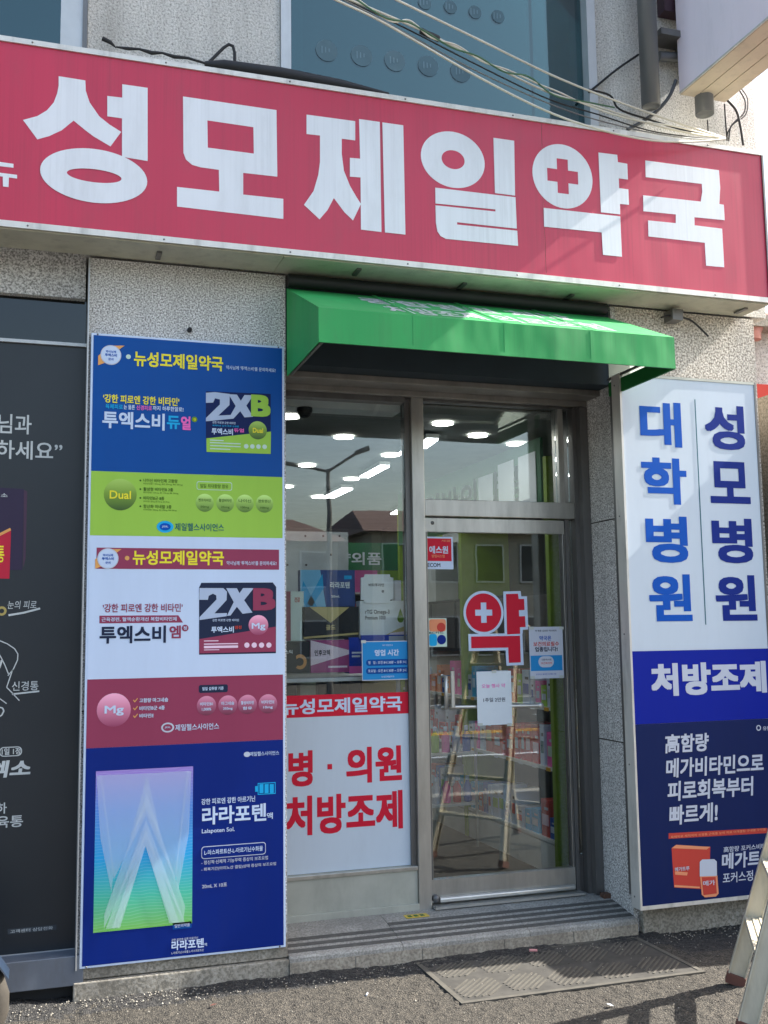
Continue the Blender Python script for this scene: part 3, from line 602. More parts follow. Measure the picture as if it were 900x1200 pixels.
for li, z in enumerate(levels):
    y = y0s+.09; row = []
    while y < y0s+2.8:
        wd = rnd.uniform(.05, .11); hh = rnd.uniform(.12, .26) if li < 4 else rnd.uniform(.1, .2); 
        ci = rnd.choice([0, 0, 3, 1, 5] if li == 1 else [1, 2, 4, 7, 1, 5] if li == 0 else range(9))
        c = MB(); c.box(SX+.02, SX+.2, y, y+wd, z, z+hh, cols[ci]); c.box(SX+.0188, SX+.0198, y+.012, y+wd*.6, z+hh*.72, z+hh*.8, K_lt if ci not in (1, 4) else K_dk); c.box(SX+.0185, SX+.0195, y+.01, y+wd-.01, z+hh*.3, z+hh*.6, rnd.choice([K_white, K_lt, K_palepink, K_palegrn]) if ci not in (1, 4) else rnd.choice([K_red, K_lblue, K_grn, K_teal, K_grey]))
        row.append((ci, c.build('medicine_carton', cat='box', group='medicine cartons on the shelves inside the door')))
        y += wd+rnd.uniform(.006, .05)
    for k, (ci, o_) in enumerate(row):
        l_ = cn[row[k-1][0]] if k else 'upright'; r_ = cn[row[k+1][0]] if k < len(row)-1 else 'upright'
        o_['label'] = f'{cn[ci]} carton on the {ln[li]} shelf inside the door, between {l_} and {r_}'
hb = MB().box(SX-.02, SX, y0s+.06, y0s+2.9, 2.42, 2.88, M_green2).build('green_header_board', label='dark green board with white letters above the wall shelving', cat='sign')
m_ = MB(); textm(m_, '일반의약품', 0, 1.9, 2.5, 2.76, 0, K_lt, .03, fn=lambda u, z: (SX-.0215, y0s+2.2-u, z)); m_.build('lettering', hb)
for k, (yy, zz) in enumerate(((y0s+.12, 2.5), (y0s+.45, 2.5), (y0s+.8, 2.46))):
    MB().box(SX-.026, SX-.024, yy, yy+.26, zz-.05, zz+.3, M_paper).build('paper_notice', label=['white paper taped on the green board nearest the glass', 'middle one of the white papers taped on the green board', 'white paper on the green board farthest from the glass'][k], cat='paper')
# back header sign and counter
gb = MB(); gx0, gx1 = X_(330, 650, 9.2), X_(473, 652, 9.2); gb.box(gx0, gx1, 9.2, 9.25, Z_(430, 668, 9.2), Z_(430, 636, 9.2), M_green2)
gbo = gb.build('green_header_sign', label='green sign board over the rear shelves with white letters', cat='sign')
m_ = MB(); text(m_, '의약외품', (375, 653), (447, 656), 15, 9.197, K_lt, .02); m_.build('lettering', gbo)
ct = thing('counter', 'pale pharmacy counter at the back of the shop', 'counter', (2.2, 9, .15))
MB().box(.8, 3.0, 8.9, 9.4, .15, 1.1, M_inwall).build('front', ct); MB().box(.75, 3.05, 8.85, 9.45, 1.1, 1.14, M_dark).build('worktop', ct)
for k, xx in enumerate((X_(546, 760, 8.2), X_(512, 760, 8.2))):
    MB().box(xx, xx+(.1 if k == 0 else .2), 8.2, 8.4, .15, 2.4, M_lime if k == 0 else M_inwall).build('interior_column', bld)
rs = thing('rear_shelf', 'dark rear shelving full of small boxes and bottles', 'shelf', (1.6, 11, .15))
for z in (.5, .9, 1.3, 1.7, 2.1): MB().box(.5, 3.9, 11.2, 11.55, z-.02, z, M_shelf).build('shelf', rs)
MB().box(.5, 3.9, 11.56, 11.6, .15, 2.5, M_dark).build('back', rs)
for z in (.5, .9, 1.3, 1.7, 2.1):
    x = .55; k = 0; prev = 'post'
    while x < 3.8:
        k += 1; wd = rnd.uniform(.3, .5); ci = rnd.randrange(9)
        MB().box(x, x+wd, 11.25, 11.4, z, z+rnd.uniform(.15, .3), cols[ci]).build('medicine_carton', label=f'{cn[ci]} carton in the {dict(zip((.5, .9, 1.3, 1.7, 2.1), ("lowest", "second", "middle", "fourth", "top")))[z]} rear shelf row, right of the {prev}', cat='box', group='cartons on the rear shelving'); prev = cn[ci]+' one'; x += wd+rnd.uniform(.02, .08)
# low bottles on a stand seen through the door
st_ = thing('product_stand', 'low wire stand of bottles seen through the door glass', 'stand', (2.75, 7.1, .15))
for z in (.45, .8): MB().box(2.45, 2.95, 7.0, 7.3, z-.015, z, M_shelf).build('tray', st_)
for x in (2.45, 2.93): MB().box(x, x+.015, 7.0, 7.015, .15, .95, M_steelw).build('post', st_)
for z in (.45, .8):
    for i in range(6):
        x = 2.5+i*.08; ci = ([1, 7, 4, 3, 0, 2] if z < .6 else [5, 8, 6, 3, 1, 2])[i]
        b_ = MB(); b_.lathe((x, 7.08, z), [(0, 0), (.028, 0), (.03, .01), (.03, .11), (.012, .14), (.012, .15)], cols[ci], 12); b_.lathe((x, 7.08, z+.15), [(.014, 0), (.014, .03), (0, .03)], K_white, 12)
        b_.build('bottle', label=f'{cn[ci]} bottle on the {"lower" if z < .6 else "upper"} tray of the low stand', cat='bottle', group='bottles on the low stand')

# ================================================================== RED FASCIA SIGN
sx0, sx1 = -1.7, py(897, 250, YS).x
sz1 = (py(100, 57, YS).z+py(890, 178, YS).z)/2; sz0 = (py(100, 275, YS).z+py(890, 354, YS).z)/2
sg = thing('fascia_sign', 'long red fascia sign with large white Korean letters above the awning', 'sign', (1.2, YS, sz0))
MB().box(sx0, sx1, YS+.002, YW-.003, sz0+.003, sz1-.003, M_soff).build('sign_box', sg)
seam = py(636, 200, YS).x
for a, b in ((sx0+.02, seam-.0012), (seam+.0012, sx1-.012)): MB().box(a, b, YS-.001, YS+.0015, sz0+.026, sz1-.022, M_red).build('face_panel', sg)
f = MB(); f.box(sx0, sx1, YS-.010, YS+.0, sz1-.026, sz1, M_trim); f.box(sx0, sx1, YS-.006, YS+.0, sz0, sz0+.03, M_trim); f.box(sx1-.012, sx1, YS-.010, YS, sz0+.0301, sz1-.0261, M_steeld); f.box(sx0, sx0+.02, YS-.01, YS, sz0+.0301, sz1-.0261, M_trim)
f.build('frame', sg)
# underside sheets with ridges, seams, clips
for a, b in ((sx0, 1.1), (1.103, 2.6), (2.603, sx1)):
    m_ = MB(); m_.box(a, b, YS+.012, YS+.13, sz0-.006, sz0+.002, M_soff); m_.box(a, b, YS+.134, YW-.006, sz0-.002, sz0+.002, M_soff); m_.build('underside_sheet', sg)
for x, y in ((186, 297), (418, 316.5), (541, 333), (666, 346.5), (868, 362)):
    p = pz(x, y, sz0); MB().box(p.x-.012, p.x+.012, p.y-.05, p.y+.05, sz0-.016, sz0-.0062, M_steeld).build('clip', sg)
YL = YS-.0025
def letter(parts, lab=None):
    m_ = MB()
    for i, p in enumerate(parts): m_.poly(p, YL-.0008*i, M_wh, .0012)
    return m_.build('letter', sg)
def ringp(cx, cy, L, R, half, iL, iR, ihalf, ox, oy, s):
    a = py(ox+L[0]/s, oy+L[1]/s, YL); b = py(ox+R[0]/s, oy+R[1]/s, YL); c = py(ox+cx/s, oy+cy/s, YL)
    hz = abs(py(ox+cx/s, oy+(cy-half)/s, YL).z-py(ox+cx/s, oy+(cy+half)/s, YL).z)/2
    ia = py(ox+iL/s, oy+cy/s, YL).x; ib = py(ox+iR/s, oy+cy/s, YL).x; ih = abs(py(ox+cx/s, oy+(cy-ihalf)/s, YL).z-py(ox+cx/s, oy+(cy+ihalf)/s, YL).z)/2
    return [circ((a.x+b.x)/2, c.z, (b.x-a.x)/2, 56, hz), circ((ia+ib)/2, c.z, (ib-ia)/2, 40, ih)[::-1]]
def P4(pts, k):
    ox, oy = ((0, 20), (225, 40), (450, 80), (675, 100))[k]; return ptl(pts, YL, ox, oy, 4)
letter([[P4([(-78, 640), (-52, 643), (-50, 672), (63, 688), (63, 706), (-78, 690)], 0)], [P4([(-95, 718), (80, 740), (80, 757), (42, 752), (40, 797), (14, 794), (13, 748), (-30, 743), (-31, 786), (-56, 783), (-57, 740), (-95, 735)], 0)]])
letter([[P4([(275, 277), (400, 297), (402, 345), (420, 400), (465, 465), (515, 505), (568, 538), (518, 606), (440, 560), (400, 530), (345, 485), (290, 530), (230, 558), (175, 573), (108, 482), (175, 464), (220, 437), (252, 400), (268, 358), (275, 320)], 0)],
        [P4([(503, 370), (573, 378), (573, 315), (692, 332), (692, 675), (572, 655), (572, 475), (503, 465)], 0)], ringp(440, 744, (188, 712), (690, 775), 126, 313, 570, 31, 0, 20, 4)])
letter([[ptl([(214.5, 113), (324, 129), (325, 207), (285, 202.5), (285, 228), (332, 233), (332, 256.5), (207.5, 242), (207.5, 219), (257, 224.5), (256.5, 199), (235, 196), (225, 193), (218, 187), (215, 179)], YL), ptl([(243.5, 173), (297.5, 180), (297, 149), (243, 141)], YL)]])
letter([[P4([(537, 377), (765, 408), (765, 498), (702, 490), (702, 560), (712, 640), (740, 710), (770, 762), (792, 796), (755, 873), (715, 835), (665, 768), (635, 825), (598, 868), (525, 800), (570, 735), (592, 660), (600, 600), (600, 475), (537, 468)], 1)],
        [P4([(783, 398), (880, 412), (888, 928), (792, 916), (790, 672), (740, 668), (740, 580), (788, 584)], 1)], [ptl([(448, 143.5), (472.5, 147), (475, 275), (451, 272.5)], YL)]])
letter([ringp(322, 428, (173, 413), (472, 446), 131, 270, 378, 44, 450, 80, 4), [P4([(513, 326), (610, 340), (614, 597), (520, 585)], 2)],
        [P4([(240, 560), (616, 605), (622, 752), (342, 722), (342, 733), (624, 762), (628, 833), (290, 800), (265, 787), (250, 765), (243, 725), (241, 643), (522, 672), (522, 662), (241, 634)], 2)]])
c_ = py(659.5, 206.5, YL); r_ = (py(694.8, 211, YL).x-py(624.5, 202, YL).x)/2
u = r_/35.0; cr = [(-6.5, 19), (6.5, 19), (6.5, 7), (18, 7), (18, -7), (6.5, -7), (6.5, -19), (-6.5, -19), (-6.5, -7), (-18, -7), (-18, 7), (-6.5, 7)]
letter([[circ(c_.x, c_.z, r_, 56), [(c_.x+a*u, c_.z+b*u) for a, b in cr]], [P4([(105, 315), (193, 326), (196, 360), (240, 368), (243, 442), (200, 436), (202, 482), (245, 488), (248, 560), (206, 556), (207, 605), (117, 595)], 3)],
        [ptl([(637, 243.7), (726.7, 253.7), (728.7, 301), (706.5, 298.7), (705, 272.5), (637.5, 265.7)], YL)]])
letter([[P4([(325, 352), (670, 398), (676, 480), (672, 556), (693, 560), (697, 632), (555, 618), (556, 656), (685, 672), (695, 853), (610, 845), (604, 738), (340, 708), (338, 633), (468, 646), (468, 605), (316, 590), (315, 515), (585, 545), (592, 500), (590, 462), (327, 430)], 3)]])
for k in range(9):
    x = sx0+.35+k*.62; q = MB()
    for z in (sz1-.013, sz0+.014): q.lathe((x, YS-.0105 if z > 4 else YS-.0065, z), [(0, -.003), (.004, -.002), (.005, .001)], M_steeld, 10, 'Y')
    q.build('screw', sg)
# clutter on top of the sign
m_ = MB(); m_.tube([py(x, y, 5.07) for x, y in ((136, 55), (150, 57), (163, 57.5), (178, 62), (190, 62), (204, 66.5), (220, 68), (240, 74))], [.004, .009, .006, .011, .006, .010, .007, .006], M_cable); m_.build('cable', label='black cable lying along the top of the red sign at the left', cat='cable')
m_ = MB(); m_.tube([py(240, 75, 5.08), py(262, 77, 5.08), py(330, 87, 5.08), py(400, 100, 5.08), py(455, 111, 5.08)], [.014, .03, .035, .03, .012], M_cable, 10); m_.build('foam_roll', label='dark rolled sleeve lying on top of the red sign', cat='roll')
m_ = MB(); m_.tube([py(x, y, 5.1) for x, y in ((242, 76), (252, 66), (262, 56), (268, 52), (273, 54), (275, 62), (275, 78))], .0085, M_cable); m_.build('cable_loop', label='short black cable bent into a loop above the red sign', cat='cable')
m_ = MB(); m_.tube([py(x, y, 5.1) for x, y in ((136, 56), (130, 50), (120, 45))], [.003, .010, .012], M_cable); m_.build('cable_end', label='small black cable end poking up over the left of the sign', cat='cable')

# ================================================================== AWNING
ax0, ax1 = 1.168, 3.052; zb_ = H+1.322; AF = 4.52
azf = (py(371, 359, AF).z+py(791, 396, AF).z)/2; aw_top = 3.44
aw = thing('awning', 'green canvas awning with white lettering over the pharmacy door', 'awning', (2.1, YW, zb_))
def slab(mb, pts, n, t, mo, mi_):                                   # panel with outer and inner faces
    pts = [Vector(p) for p in pts]; n = Vector(n)*t; k = len(pts); q = [p+n for p in pts]
    mb.add(pts, [tuple(range(k))], mo); mb.add(q, [tuple(range(k))[::-1]], mi_); mb.add(pts+q, [(i, i+k, (i+1) % k+k, (i+1) % k) for i in range(k)], mo)
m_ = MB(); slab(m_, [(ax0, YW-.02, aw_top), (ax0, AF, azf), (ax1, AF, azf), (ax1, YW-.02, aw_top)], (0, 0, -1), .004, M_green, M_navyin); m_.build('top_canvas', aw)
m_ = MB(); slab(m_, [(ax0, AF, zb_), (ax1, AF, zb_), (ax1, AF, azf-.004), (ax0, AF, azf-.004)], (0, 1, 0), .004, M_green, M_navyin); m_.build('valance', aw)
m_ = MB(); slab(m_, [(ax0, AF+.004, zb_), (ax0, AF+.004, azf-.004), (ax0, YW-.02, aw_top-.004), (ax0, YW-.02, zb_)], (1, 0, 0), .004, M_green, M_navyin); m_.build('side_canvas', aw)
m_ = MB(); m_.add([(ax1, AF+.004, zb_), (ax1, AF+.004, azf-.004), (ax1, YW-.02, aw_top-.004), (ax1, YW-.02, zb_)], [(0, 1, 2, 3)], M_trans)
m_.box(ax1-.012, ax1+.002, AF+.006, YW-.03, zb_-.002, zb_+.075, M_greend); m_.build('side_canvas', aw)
m_ = MB()
for x in (ax0+.02, (ax0+ax1)/2, ax1-.03):
    m_.bar((x, AF+.02, azf-.03), (x, YW-.03, aw_top-.03), .02, .02, M_steel); m_.bar((x, AF+.02, zb_+.01), (x, YW-.03, zb_+.01), .014, .014, M_steeld) if x < 1.3 else None
m_.bar((ax0+.02, AF+.018, azf-.02), (ax1-.02, AF+.018, azf-.02), .02, .02, M_steel); m_.bar((ax0+.02, AF+.018, zb_+.015), (ax1-.02, AF+.018, zb_+.015), .018, .018, M_steeld)
m_.bar((ax1-.03, YW-.03, zb_), (ax1-.03, YW-.03, aw_top-.03), .016, .016, M_steel); m_.bar((ax1-.012, AF+.03, zb_+.095), (ax1-.012, YW-.03, zb_+.095), .01, .014, M_steeld); m_.build('awning_frame', aw)
ca = Vector((0, YW-.02-AF, aw_top-azf)); cl = ca.length; cd = ca/cl
nn = Vector((0, -cd.z, cd.y))
def onaw(u, v): p = Vector((u, AF, azf)) + cd*v + nn*.0015; return p
for s_, a, b, v0, v1 in (('처방조제', 1.55, 2.05, .05, .30), ('의료보험', 2.1, 2.75, .05, .30), ('종합병원 처방', 1.5, 2.7, .36, .6)):
    m_ = MB(); textm(m_, s_, a, b, v0, v1, 0, M_wh, .03, fn=lambda u, v: onaw(u, v)); m_.build('lettering', aw)
for x in (ax0+.47, ax0+.94, ax0+1.41):
    m_ = MB(); m_.box(x-.012, x+.012, AF-.0016, AF-.0002, zb_+.001, azf-.002, M_green); a_ = [(x-.012, AF+.002, azf+.0013), (x+.012, AF+.002, azf+.0013), (x+.012, YW-.03, aw_top+.0013), (x-.012, YW-.03, aw_top+.0013)]; m_.add([Vector(q)+nn*.001 for q in a_], [(0, 1, 2, 3)], M_green); m_.build('seam', aw)
m_ = MB(); m_.box(ax0+.001, ax1-.001, AF-.0032, AF-.0018, zb_+.0005, zb_+.018, M_green); m_.build('hem', aw)
m_ = MB(); m_.tube([(ax0, YW-.045, 3.475), (ax1-.02, YW-.045, 3.475)], .035, M_cable, 12); m_.build('roller_tube', aw)
m_ = MB(); m_.tube([py(387, 346, YW-.01)+Vector((0, 0, 0)), py(387, 352, YW-.01)], .01, M_cable); 

# ================================================================== LEFT BANNER (three prints)
YB = 5.165
bx0, bx1 = (py(108, 390, YB).x+py(92, 1138, YB).x)/2, (py(332, 406, YB).x+py(336, 1108, YB).x)/2
bz1 = (py(108, 390, YB).z+py(332, 406, YB).z)/2; bz0 = (py(92, 1138, YB).z+py(336, 1108, YB).z)/2
bn = thing('advertising_banner', 'tall framed banner advertising vitamin boxes on the left pillar', 'banner', ((bx0+bx1)/2, YB, bz0))
MB().box(bx0, bx1, YB, YW-.003, bz0, bz1, K_white).build('board', bn, bevel=.003)
def zl(a, b): return (py(*a, YB).z+py(*b, YB).z)/2
zA = zl((108, 552), (334, 559)); zB = zl((105, 628), (334.5, 630)); zC = zl((104, 797), (334.5, 789.5)); zD = zl((102, 877.5), (334, 866)); e = .011
p_ = [0]
def sect(name, mat, z0, z1): return MB().box(bx0+e, bx1-e, YB-.0012, YB-.0002, z0, z1, mat).build(name, bn)
s1 = sect('blue_print', K_blue, zA, bz1-e); s2 = sect('green_print', K_grn, zB, zA-.0005); s3 = sect('white_print', K_white, zC, zB-.0005); s4 = sect('maroon_print', K_mar, zD, zC-.0005); s5 = sect('navy_print', K_navy, bz0+e, zD-.0005)
def Q(n=0): return YB-.0022-.0008*n
def disc(par, x, y, r, mat, n=0, name='badge', rz=None):
    c = py(x, y, Q(n)); k = upx(YB); return MB().poly([circ(c.x, c.z, r*k, 30, (rz or r)*k)], Q(n), mat).build(name, par)
def quad(par, pts, mat, n=0, name='panel'): return MB().poly([ptl(pts, Q(n))], Q(n), mat).build(name, par)
def rectp(par, x0, x1, yc, hpx, mat, n=0, name='strip', slope=0, r=.5):
    a = py(x0, yc-slope*(x1-x0)/2, Q(n)); b = py(x1, yc+slope*(x1-x0)/2, Q(n)); hz = hpx*upx(YB)/2; zc = (a.z+b.z)/2
    return MB().poly([rrect(a.x, b.x, zc-hz, zc+hz, hz*r*.98)], Q(n), mat).build(name, par)
def L(par, s, a, b, h, mat, n=1, bold=.02, shear=0): return TX(par, [(s, a, b, h)], Q(n), mat, bold=bold, shear=shear)
def emblem(par, x, y, oc):
    quad(par, [(x-15, y+1), (x-9, y-4), (x-7, y+9), (x-15, y+12)], K_org, 1, 'ribbon'); quad(par, [(x+2, y-11), (x+16, y-11), (x+9, y-6), (x+6, y-2)], K_org, 1, 'ribbon')
    disc(par, x, y, 11, K_lt, 2); disc(par, x, y, 10, K_white, 3); L(par, '약사님께', (x-6, y-4), (x+6, y-4), 3, K_lblue, 4); L(par, '투엑스비', (x-7, y), (x+7, y+.3), 3.6, K_lblue, 4, .03); L(par, '문의', (x-3, y+4.8), (x+3, y+5), 3, K_lblue, 4)
emblem(s1, 130, 416, 0); disc(s1, 150.5, 418, 2.6, K_palegrn)
L(s1, '뉴성모제일약국', (157, 420.6), (261.5, 426), 17.5, K_yel, 1, .028); L(s1, "약사님께 '투엑스비'를 문의하세요!", (265, 430.5), (323, 434), 4.6, K_white, 1, .01)
L(s1, "'강한 피로엔 강한 비타민'", (121, 466.3), (210, 471.5), 10, K_yel, 1, .024)
L(s1, '육체피로', (123.5, 476), (144, 476.8), 5.6, K_cyan, 1, .02); L(s1, '는 물론', (145, 476.8), (158, 477.5), 5.4, K_white, 1, .02); L(s1, '신경피로', (160, 477.6), (178, 478.3), 5.6, K_pink, 1, .02); L(s1, '까지 하루한알로!', (179, 478.3), (215, 479.8), 5.4, K_white, 1, .02)
L(s1, '투엑스비', (120, 491), (193, 495), 20, K_white, 1, .03); L(s1, '듀', (195.5, 494.5), (211, 495.5), 15.5, K_cyan, 1, .035); L(s1, '얼', (212, 495.5), (223.5, 496.3), 16, K_pink, 1, .035); disc(s1, 228, 491.5, 3.1, K_pgr); L(s1, '정', (226.6, 491.5), (229.6, 491.6), 3, K_yel, 2)
def Z7(pts): return [(210+x/6.923, 440+y/6.923) for x, y in pts]
quad(s1, Z7([(217, 128), (742, 150), (742, 480), (217, 520)]), K_bnavy, 0, 'carton_picture')
quad(s1, Z7([(217, 140), (290, 135), (410, 150), (408, 240), (318, 325), (420, 320), (420, 352), (217, 372), (217, 345), (330, 235), (330, 195), (290, 185), (276, 220), (217, 222)]), K_grey, 1, 'numeral')
quad(s1, Z7([(400, 152), (468, 155), (500, 205), (530, 158), (602, 160), (545, 245), (600, 335), (530, 340), (495, 290), (440, 350), (398, 354), (458, 248)]), K_grey, 2, 'numeral')
L(s1, 'B', (210+583/6.923, 440+246/6.923), (210+741/6.923, 440+246/6.923), 25.5, K_grn, 3, .05)
quad(s1, Z7([(220, 510), (745, 455), (742, 637), (222, 620)]), K_grn, 1, 'carton_panel'); disc(s1, 210+637/6.923, 440+445/6.923, 10.4, KB_dual, 2); L(s1, 'Dual', (210+597/6.923, 504.3), (210+680/6.923, 504.5), 5.6, K_yel, 3, .02)
L(s1, '투엑스비', (248, 506), (273, 505.5), 7.6, K_white, 2, .03); L(s1, '듀얼', (274, 504.7), (286, 504), 4.5, K_pink, 2, .02); L(s1, '강한 피로엔 강한 비타민', (249, 496.4), (276, 494.5), 2.8, K_white, 2, .01); L(s1, '육체피로 눈의 피로 신경통', (249, 500), (280, 498.3), 2, K_cyan, 2, .01)
for k in range(4): rectp(s1, 246, 246+(16 if k == 0 else 36 if k < 3 else 24), 516+k*3.4, 1.2, K_palegrn, 2, 'fine_print'); disc(s1, 288.5+k*7.2, 523+.2*k, 2.6, K_palegrn, 2)
# green section
disc(s2, 141, 579.5, 17.2, KB_dual, 0); L(s2, 'Dual', (128.5, 579.6), (153.5, 580), 9.6, K_yel, 1, .015)
for k, (t_, x1, y_) in enumerate((('나이신 비타민제 고함량', 208, 563), ('활성형 비타민B 2종', 203, 573.2), ('비타민B군 8종', 192.5, 583.5), ('항산화 미네랄 3종', 201, 593.3))):
    L(s2, t_, (168, y_), (x1, y_+.7), 4.3, K_dgrn, 1, .01); disc(s2, 164.5, y_, 1, K_dgrn); L(s2, '비타민B1 50mg, B2 20mg, B6 25mg', (168, y_+4.2), (x1+6, y_+4.8), 2.3, K_dgrn, 1, 0)
rectp(s2, 230.5, 272, 569.5, 9.4, K_palegrn, 0, 'capsule'); rectp(s2, 231.2, 271.3, 569.5, 8, K_grn, 1, 'capsule'); L(s2, '일일 최대함량 함유', (234.5, 569.4), (267.5, 570), 4.6, K_dgrn, 2, .01)
for k, x in enumerate((240, 264, 287, 310)):
    disc(s2, x, 589.2+k*.4, 10, KB_sg, 0); L(s2, ('벤포티아민', '활성비타민', '나이신', '판토텐산')[k], (x-7.4, 586+k*.4), (x+7.4, 586.2+k*.4), 3.8, K_dgrn, 1, .012); L(s2, ('50mg', '25mg', '100mg', '100mg')[k], (x-5, 594+k*.4), (x+5, 594.3+k*.4), 3, K_dgrn, 1, .01)
disc(s2, 193.5, 617.3, 9, K_cyan, 0, 'logo', 6.4); disc(s2, 193.5, 617.3, 6, K_lblue, 1, 'logo', 4); L(s2, 'JEIL', (189.8, 617.2), (197.3, 617.4), 2.6, K_white, 2, .01); L(s2, '제일헬스사이언스', (205, 617), (262.5, 618.6), 9, K_teal, 1, .01)
# white section
rectp(s3, 113, 327, 655, 22.5, K_mar, 0, 'strip', 0, 0.02); emblem(s3, 126.5, 654.5, 0); disc(s3, 149, 654, 2.4, K_org, 1)
L(s3, '뉴성모제일약국', (155.6, 653.8), (262.5, 653.6), 17, K_yel, 1, .028); L(s3, "약사님께 '투엑스비'를 문의하세요!", (265.6, 660), (324, 660), 4.8, K_white, 1, .01)
L(s3, "'강한 피로엔 강한 비타민'", (120.5, 713), (214, 711.7), 10, K_mar, 1, .018)
quad(s3, [(116.5, 721.5), (209, 721), (214.5, 729.5), (116.5, 730.5)], K_mar, 0, 'strip'); L(s3, '근육경련, 혈액순환개선 복합비타민제', (119, 725.9), (207, 725.3), 5, K_white, 1, .015)
L(s3, '투엑스비', (116.7, 743.8), (194.5, 743.2), 20.5, K_dk, 1, .03); L(s3, '엠', (198.5, 740.5), (212, 740.5), 15, K_mar, 1, .028); disc(s3, 217, 736, 3.6, K_mar); L(s3, '정', (215, 736), (219, 736), 4, K_white, 2)
def Z8(pts): return [(225+x/8.18, 675+y/8.18) for x, y in pts]
quad(s3, Z8([(90, 65), (775, 62), (807, 105), (805, 740), (68, 754), (68, 110)]), K_dk, 0, 'carton_picture')
quad(s3, Z8([(72, 115), (300, 116), (335, 150), (332, 230), (215, 358), (335, 355), (332, 385), (72, 422), (72, 395), (235, 225), (232, 185), (200, 170), (160, 190), (152, 228), (70, 228)]), K_grey, 1, 'numeral')
quad(s3, Z8([(328, 117), (430, 117), (455, 165), (490, 116), (592, 116), (500, 232), (580, 350), (485, 362), (430, 295), (370, 378), (335, 382), (400, 250)]), K_grey, 2, 'numeral')
L(s3, 'B', (225+585/8.18, 702.5), (225+800/8.18, 702), 26, K_mar, 3, .05)
quad(s3, Z8([(70, 605), (803, 485), (803, 725), (70, 742)]), K_mar, 1, 'carton_panel'); disc(s3, 225+637/8.18, 732.5, 11, KB_mg, 2); L(s3, 'Mg', (295, 734.5), (311, 734.3), 9, K_white, 3, .02)
L(s3, '투엑스비', (247.5, 739), (274, 736.5), 7.4, K_white, 2, .03); L(s3, '엠정', (275, 735.5), (283, 734.8), 4, K_rst, 2, .02); L(s3, '강한 피로엔 강한 비타민', (249, 728.5), (280, 725), 3, K_white, 2, .01)
for k in range(4): rectp(s3, 239, 239+(17 if k == 0 else 40 if k < 3 else 18), 751+k*3.5, (1, 1.2, 2.6, .8)[k], K_palepink, 2, 'fine_print'); disc(s3, 289.3+k*8.6, 756, 2.9, K_palepink, 2)
# maroon section
disc(s4, 133.4, 832, 17.4, KB_mg, 0); L(s4, 'Mg', (122.5, 833), (145, 832.5), 12, K_white, 1, .02)
for t_, x1, y_ in (('고함량 마그네슘', 197, 820.5), ('비타민B군 4종', 193, 829.8), ('비타민E', 180, 838.8)): L(s4, t_, (163.4, y_), (x1, y_-.3), 5, K_white, 1, .022); L(s4, '✓', (156, y_+.2), (161.5, y_), 5, K_org, 1, .02)
rectp(s4, 233, 267, 807, 8.4, K_dk, 0, 'capsule', -.01); L(s4, '일일 섭취량 기준', (237, 807), (262, 806.6), 4, K_white, 1, .02)
for k, x in enumerate((242, 267, 290, 314)):
    yy = 827-.75*k; disc(s4, x, yy, 10.4, KB_sm, 0); L(s4, ('비타민B1', '마그네슘', '활성비타민', '비타민E')[k], (x-7.5, yy-2), (x+7.5, yy-2.2), 4.2, K_white, 1, .02); L(s4, ('1,000%', '350mg', '함유', '10mg')[k], (x-5.5, yy+4.4), (x+5.5, yy+4.2), 3.6, K_white, 1, .02)
disc(s4, 196.5, 852.6, 6.8, K_lt, 0, 'logo', 5.2); disc(s4, 196.5, 852.6, 5, K_mar, 1, 'logo', 3.6); L(s4, 'JEIL', (193, 852.6), (200, 852.5), 2.4, K_white, 2, .01); L(s4, '제일헬스사이언스', (205.4, 853), (256.7, 850.5), 7.6, K_white, 1, .012)
# navy section
def Z9(pts): return [(90+x/3.4615, 860+y/3.4615) for x, y in pts]
pa = py(112, 904, Q()); pb = py(225, 1082, Q()); pic = MB().poly([[(py(110.8, 1000, Q()).x, pb.z), (pb.x, pb.z), (pb.x, pa.z), (py(110.8, 1000, Q()).x, pa.z)]], Q(0), K_wave).build('gradient_picture', s5)
for k, pts in enumerate(([(95, 168), (285, 160), (455, 150), (400, 590), (281, 330), (150, 590)], [(285, 165), (345, 430), (281, 300), (212, 435)], [(80, 170), (100, 168), (150, 560), (140, 640), (95, 420)], [(465, 150), (447, 150), (400, 560), (410, 640), (455, 400)], [(283, 245), (440, 700), (432, 762), (281, 420), (110, 790), (112, 730)], [(281, 350), (438, 764), (376, 768), (279, 455), (176, 786), (118, 790)], [(281, 385), (415, 765), (384, 767), (279, 457), (170, 786), (142, 789)])):
    quad(s5, Z9(pts), K_tr, 1+k, 'light_fan')
L(s5, '제일헬스사이언스', (293, 883.5), (327, 882.3), 5, K_white, 1, .01); disc(s5, 289.5, 884, 3.6, K_lt, 0, 'logo', 2.8)
for k in range(3): quad(s5, [(304+k*6, 919), (308.8+k*6, 918.7), (308.8+k*6, 929.2), (304+k*6, 929.6)], K_cyan, 1, 'battery_cell')
mbq = MB(); a_, b_ = py(302, 931.5, Q(0)), py(323, 916.5, Q(0)); mbq.poly([[(a_.x, a_.z), (b_.x, a_.z), (b_.x, b_.z), (a_.x, b_.z)], [(a_.x+.004, a_.z+.004), (b_.x-.004, a_.z+.004), (b_.x-.004, b_.z-.004), (a_.x+.004, b_.z-.004)][::-1]], Q(0), K_cyan); mbq.build('battery_outline', s5); rectp(s5, 299, 302.2, 924.5, 6, K_cyan, 0, 'battery_tip', 0, .1)
L(s5, '강한 피로엔 강한 아르기닌', (236, 939), (299, 936.5), 7, K_white, 1, .02); L(s5, '라라포텐', (236.8, 955.5), (312, 952.5), 21, K_white, 1, .028); L(s5, '액', (312.5, 956), (319.7, 956), 7.5, K_white, 1, .02)
